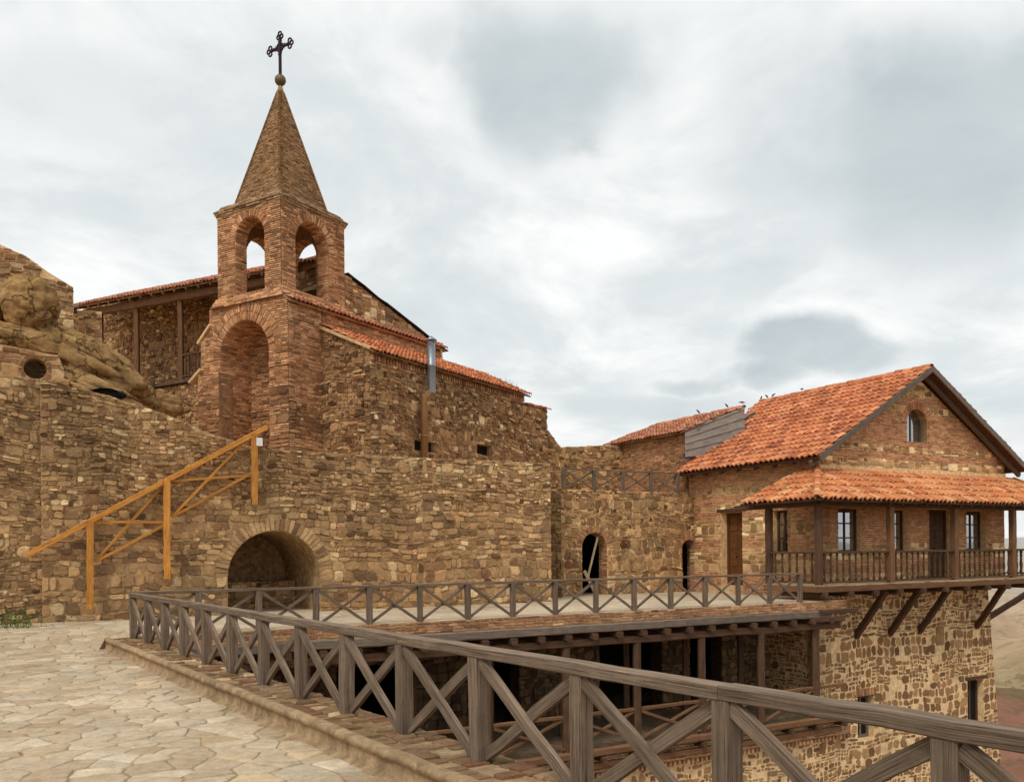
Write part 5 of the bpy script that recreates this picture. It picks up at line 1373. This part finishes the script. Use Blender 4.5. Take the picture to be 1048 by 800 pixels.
def blob(px, py, rx, ry, amt):
    d = (at(px, py, 1.0)-Vector((0, 0, EYE))).normalized()
    s = nn_('ShaderNodeVectorMath', operation='SUBTRACT'); lk(wob.outputs[0], s.inputs[0]); s.inputs[1].default_value = tuple(d)
    m = nn_('ShaderNodeVectorMath', operation='MULTIPLY'); lk(s.outputs[0], m.inputs[0]); m.inputs[1].default_value = (1/rx, 1/rx, 1/ry)
    l = nn_('ShaderNodeVectorMath', operation='LENGTH'); lk(m.outputs[0], l.inputs[0])
    k = nn_('ShaderNodeMapRange', interpolation_type='SMOOTHSTEP'); lk(l.outputs['Value'], k.inputs['Value']); k.inputs['From Min'].default_value = 1.0; k.inputs['From Max'].default_value = .25; k.inputs['To Min'].default_value = 0; k.inputs['To Max'].default_value = amt
    return k.outputs[0]
for bb in ((590, 85, .19, .11, .85), (950, 150, .24, .17, .85), (815, 366, .17, .036, .95), (680, 415, .17, .028, .6), (735, 388, .12, .026, .8), (875, 352, .10, .02, .7), (480, 60, .12, .05, .4), (130, 130, .22, .09, .35), (1030, 420, .05, .06, .4), (160, 190, .2, .06, .25)):
    o_ = blob(*bb); dark = o_ if dark is None else wmath('MAXIMUM', dark, o_)
n3 = wnoise(2.3, 12, .60, .35, (1.3, 9.2, 0))
st_ = wmath('ADD', wmath('MULTIPLY', dark, 1.25), wmath('MULTIPLY', wmath('SUBTRACT', wmath('ADD', wmath('MULTIPLY', n3, .65), wmath('MULTIPLY', n1, .35)), .5), 3.2))
dr_ = nn_('ShaderNodeMapRange', interpolation_type='SMOOTHSTEP'); lk(st_, dr_.inputs['Value']); dr_.inputs['From Min'].default_value = .12; dr_.inputs['From Max'].default_value = 1.15
darkf = wmath('MULTIPLY', dr_.outputs[0], wmath('ADD', .35, wmath('MULTIPLY', n2, 1.0)), True)
rp = nn_('ShaderNodeValToRGB'); e = rp.color_ramp.elements; e[0].position = .36; e[0].color = (.70, .76, .78, 1); e[1].position = .46; e[1].color = (.82, .86, .86, 1)
x_ = e.new(.56); x_.color = (1.06, 1.06, 1.05, 1); lk(wmath('ADD', wmath('MULTIPLY', n3, .55), wmath('MULTIPLY', base, .45)), rp.inputs[0])
mx = nn_('ShaderNodeMix', data_type='RGBA'); lk(wmath('MULTIPLY', darkf, .9), mx.inputs[0]); lk(rp.outputs[0], mx.inputs[6]); mx.inputs[7].default_value = (.50, .575, .60, 1)
# horizon glow
hz = nn_('ShaderNodeMapRange'); lk(sep.outputs[2], hz.inputs['Value']); hz.inputs['From Min'].default_value = .22; hz.inputs['From Max'].default_value = .0; hz.inputs['To Max'].default_value = .30
mx2 = nn_('ShaderNodeMix', data_type='RGBA'); lk(hz.outputs[0], mx2.inputs[0]); lk(mx.outputs[2], mx2.inputs[6]); mx2.inputs[7].default_value = (.92, .92, .91, 1)
# clouds cover the clear sky almost completely
SK = .10
scl = nn_('ShaderNodeVectorMath', operation='SCALE'); lk(mx2.outputs[2], scl.inputs[0]); scl.inputs['Scale'].default_value = 1/SK
mxs = nn_('ShaderNodeMix', data_type='RGBA'); mxs.inputs[0].default_value = .94; lk(sky.outputs[0], mxs.inputs[6]); lk(scl.outputs[0], mxs.inputs[7])
lk(mxs.outputs[2], bg.inputs[0]); bg.inputs[1].default_value = SK; lk(bg.outputs[0], out.inputs[0])
sl_ = bpy.data.lights.new('Sun', 'SUN'); sl_.energy = 1.5; sl_.angle = math.radians(12); sl_.color = (1, .93, .82)
so = bpy.data.objects.new('Sun', sl_); COL.objects.link(so)
dv = Vector((math.sin(SUN_AZ)*math.cos(SUN_EL), math.cos(SUN_AZ)*math.cos(SUN_EL), math.sin(SUN_EL))); so.rotation_euler = dv.to_track_quat('Z', 'Y').to_euler()
cd = bpy.data.cameras.new('Camera'); cam = bpy.data.objects.new('Camera', cd); COL.objects.link(cam); scene.camera = cam
cam.location = (0, 0, EYE); cam.rotation_mode = 'XYZ'
cam.matrix_world = Matrix.Translation((0, 0, EYE)) @ Matrix.Rotation(PI/2, 4, 'X') @ Matrix.Rotation(ROLL*-1, 4, 'Z')
cd.sensor_fit = 'HORIZONTAL'; cd.sensor_width = 36; cd.lens = 36*FPX/1048; cd.shift_y = (HY-400)/1048; cd.clip_end = 60000; cd.clip_start = .05
scene.view_settings.view_transform = 'Standard'; scene.view_settings.look = 'None'; scene.view_settings.exposure = 0
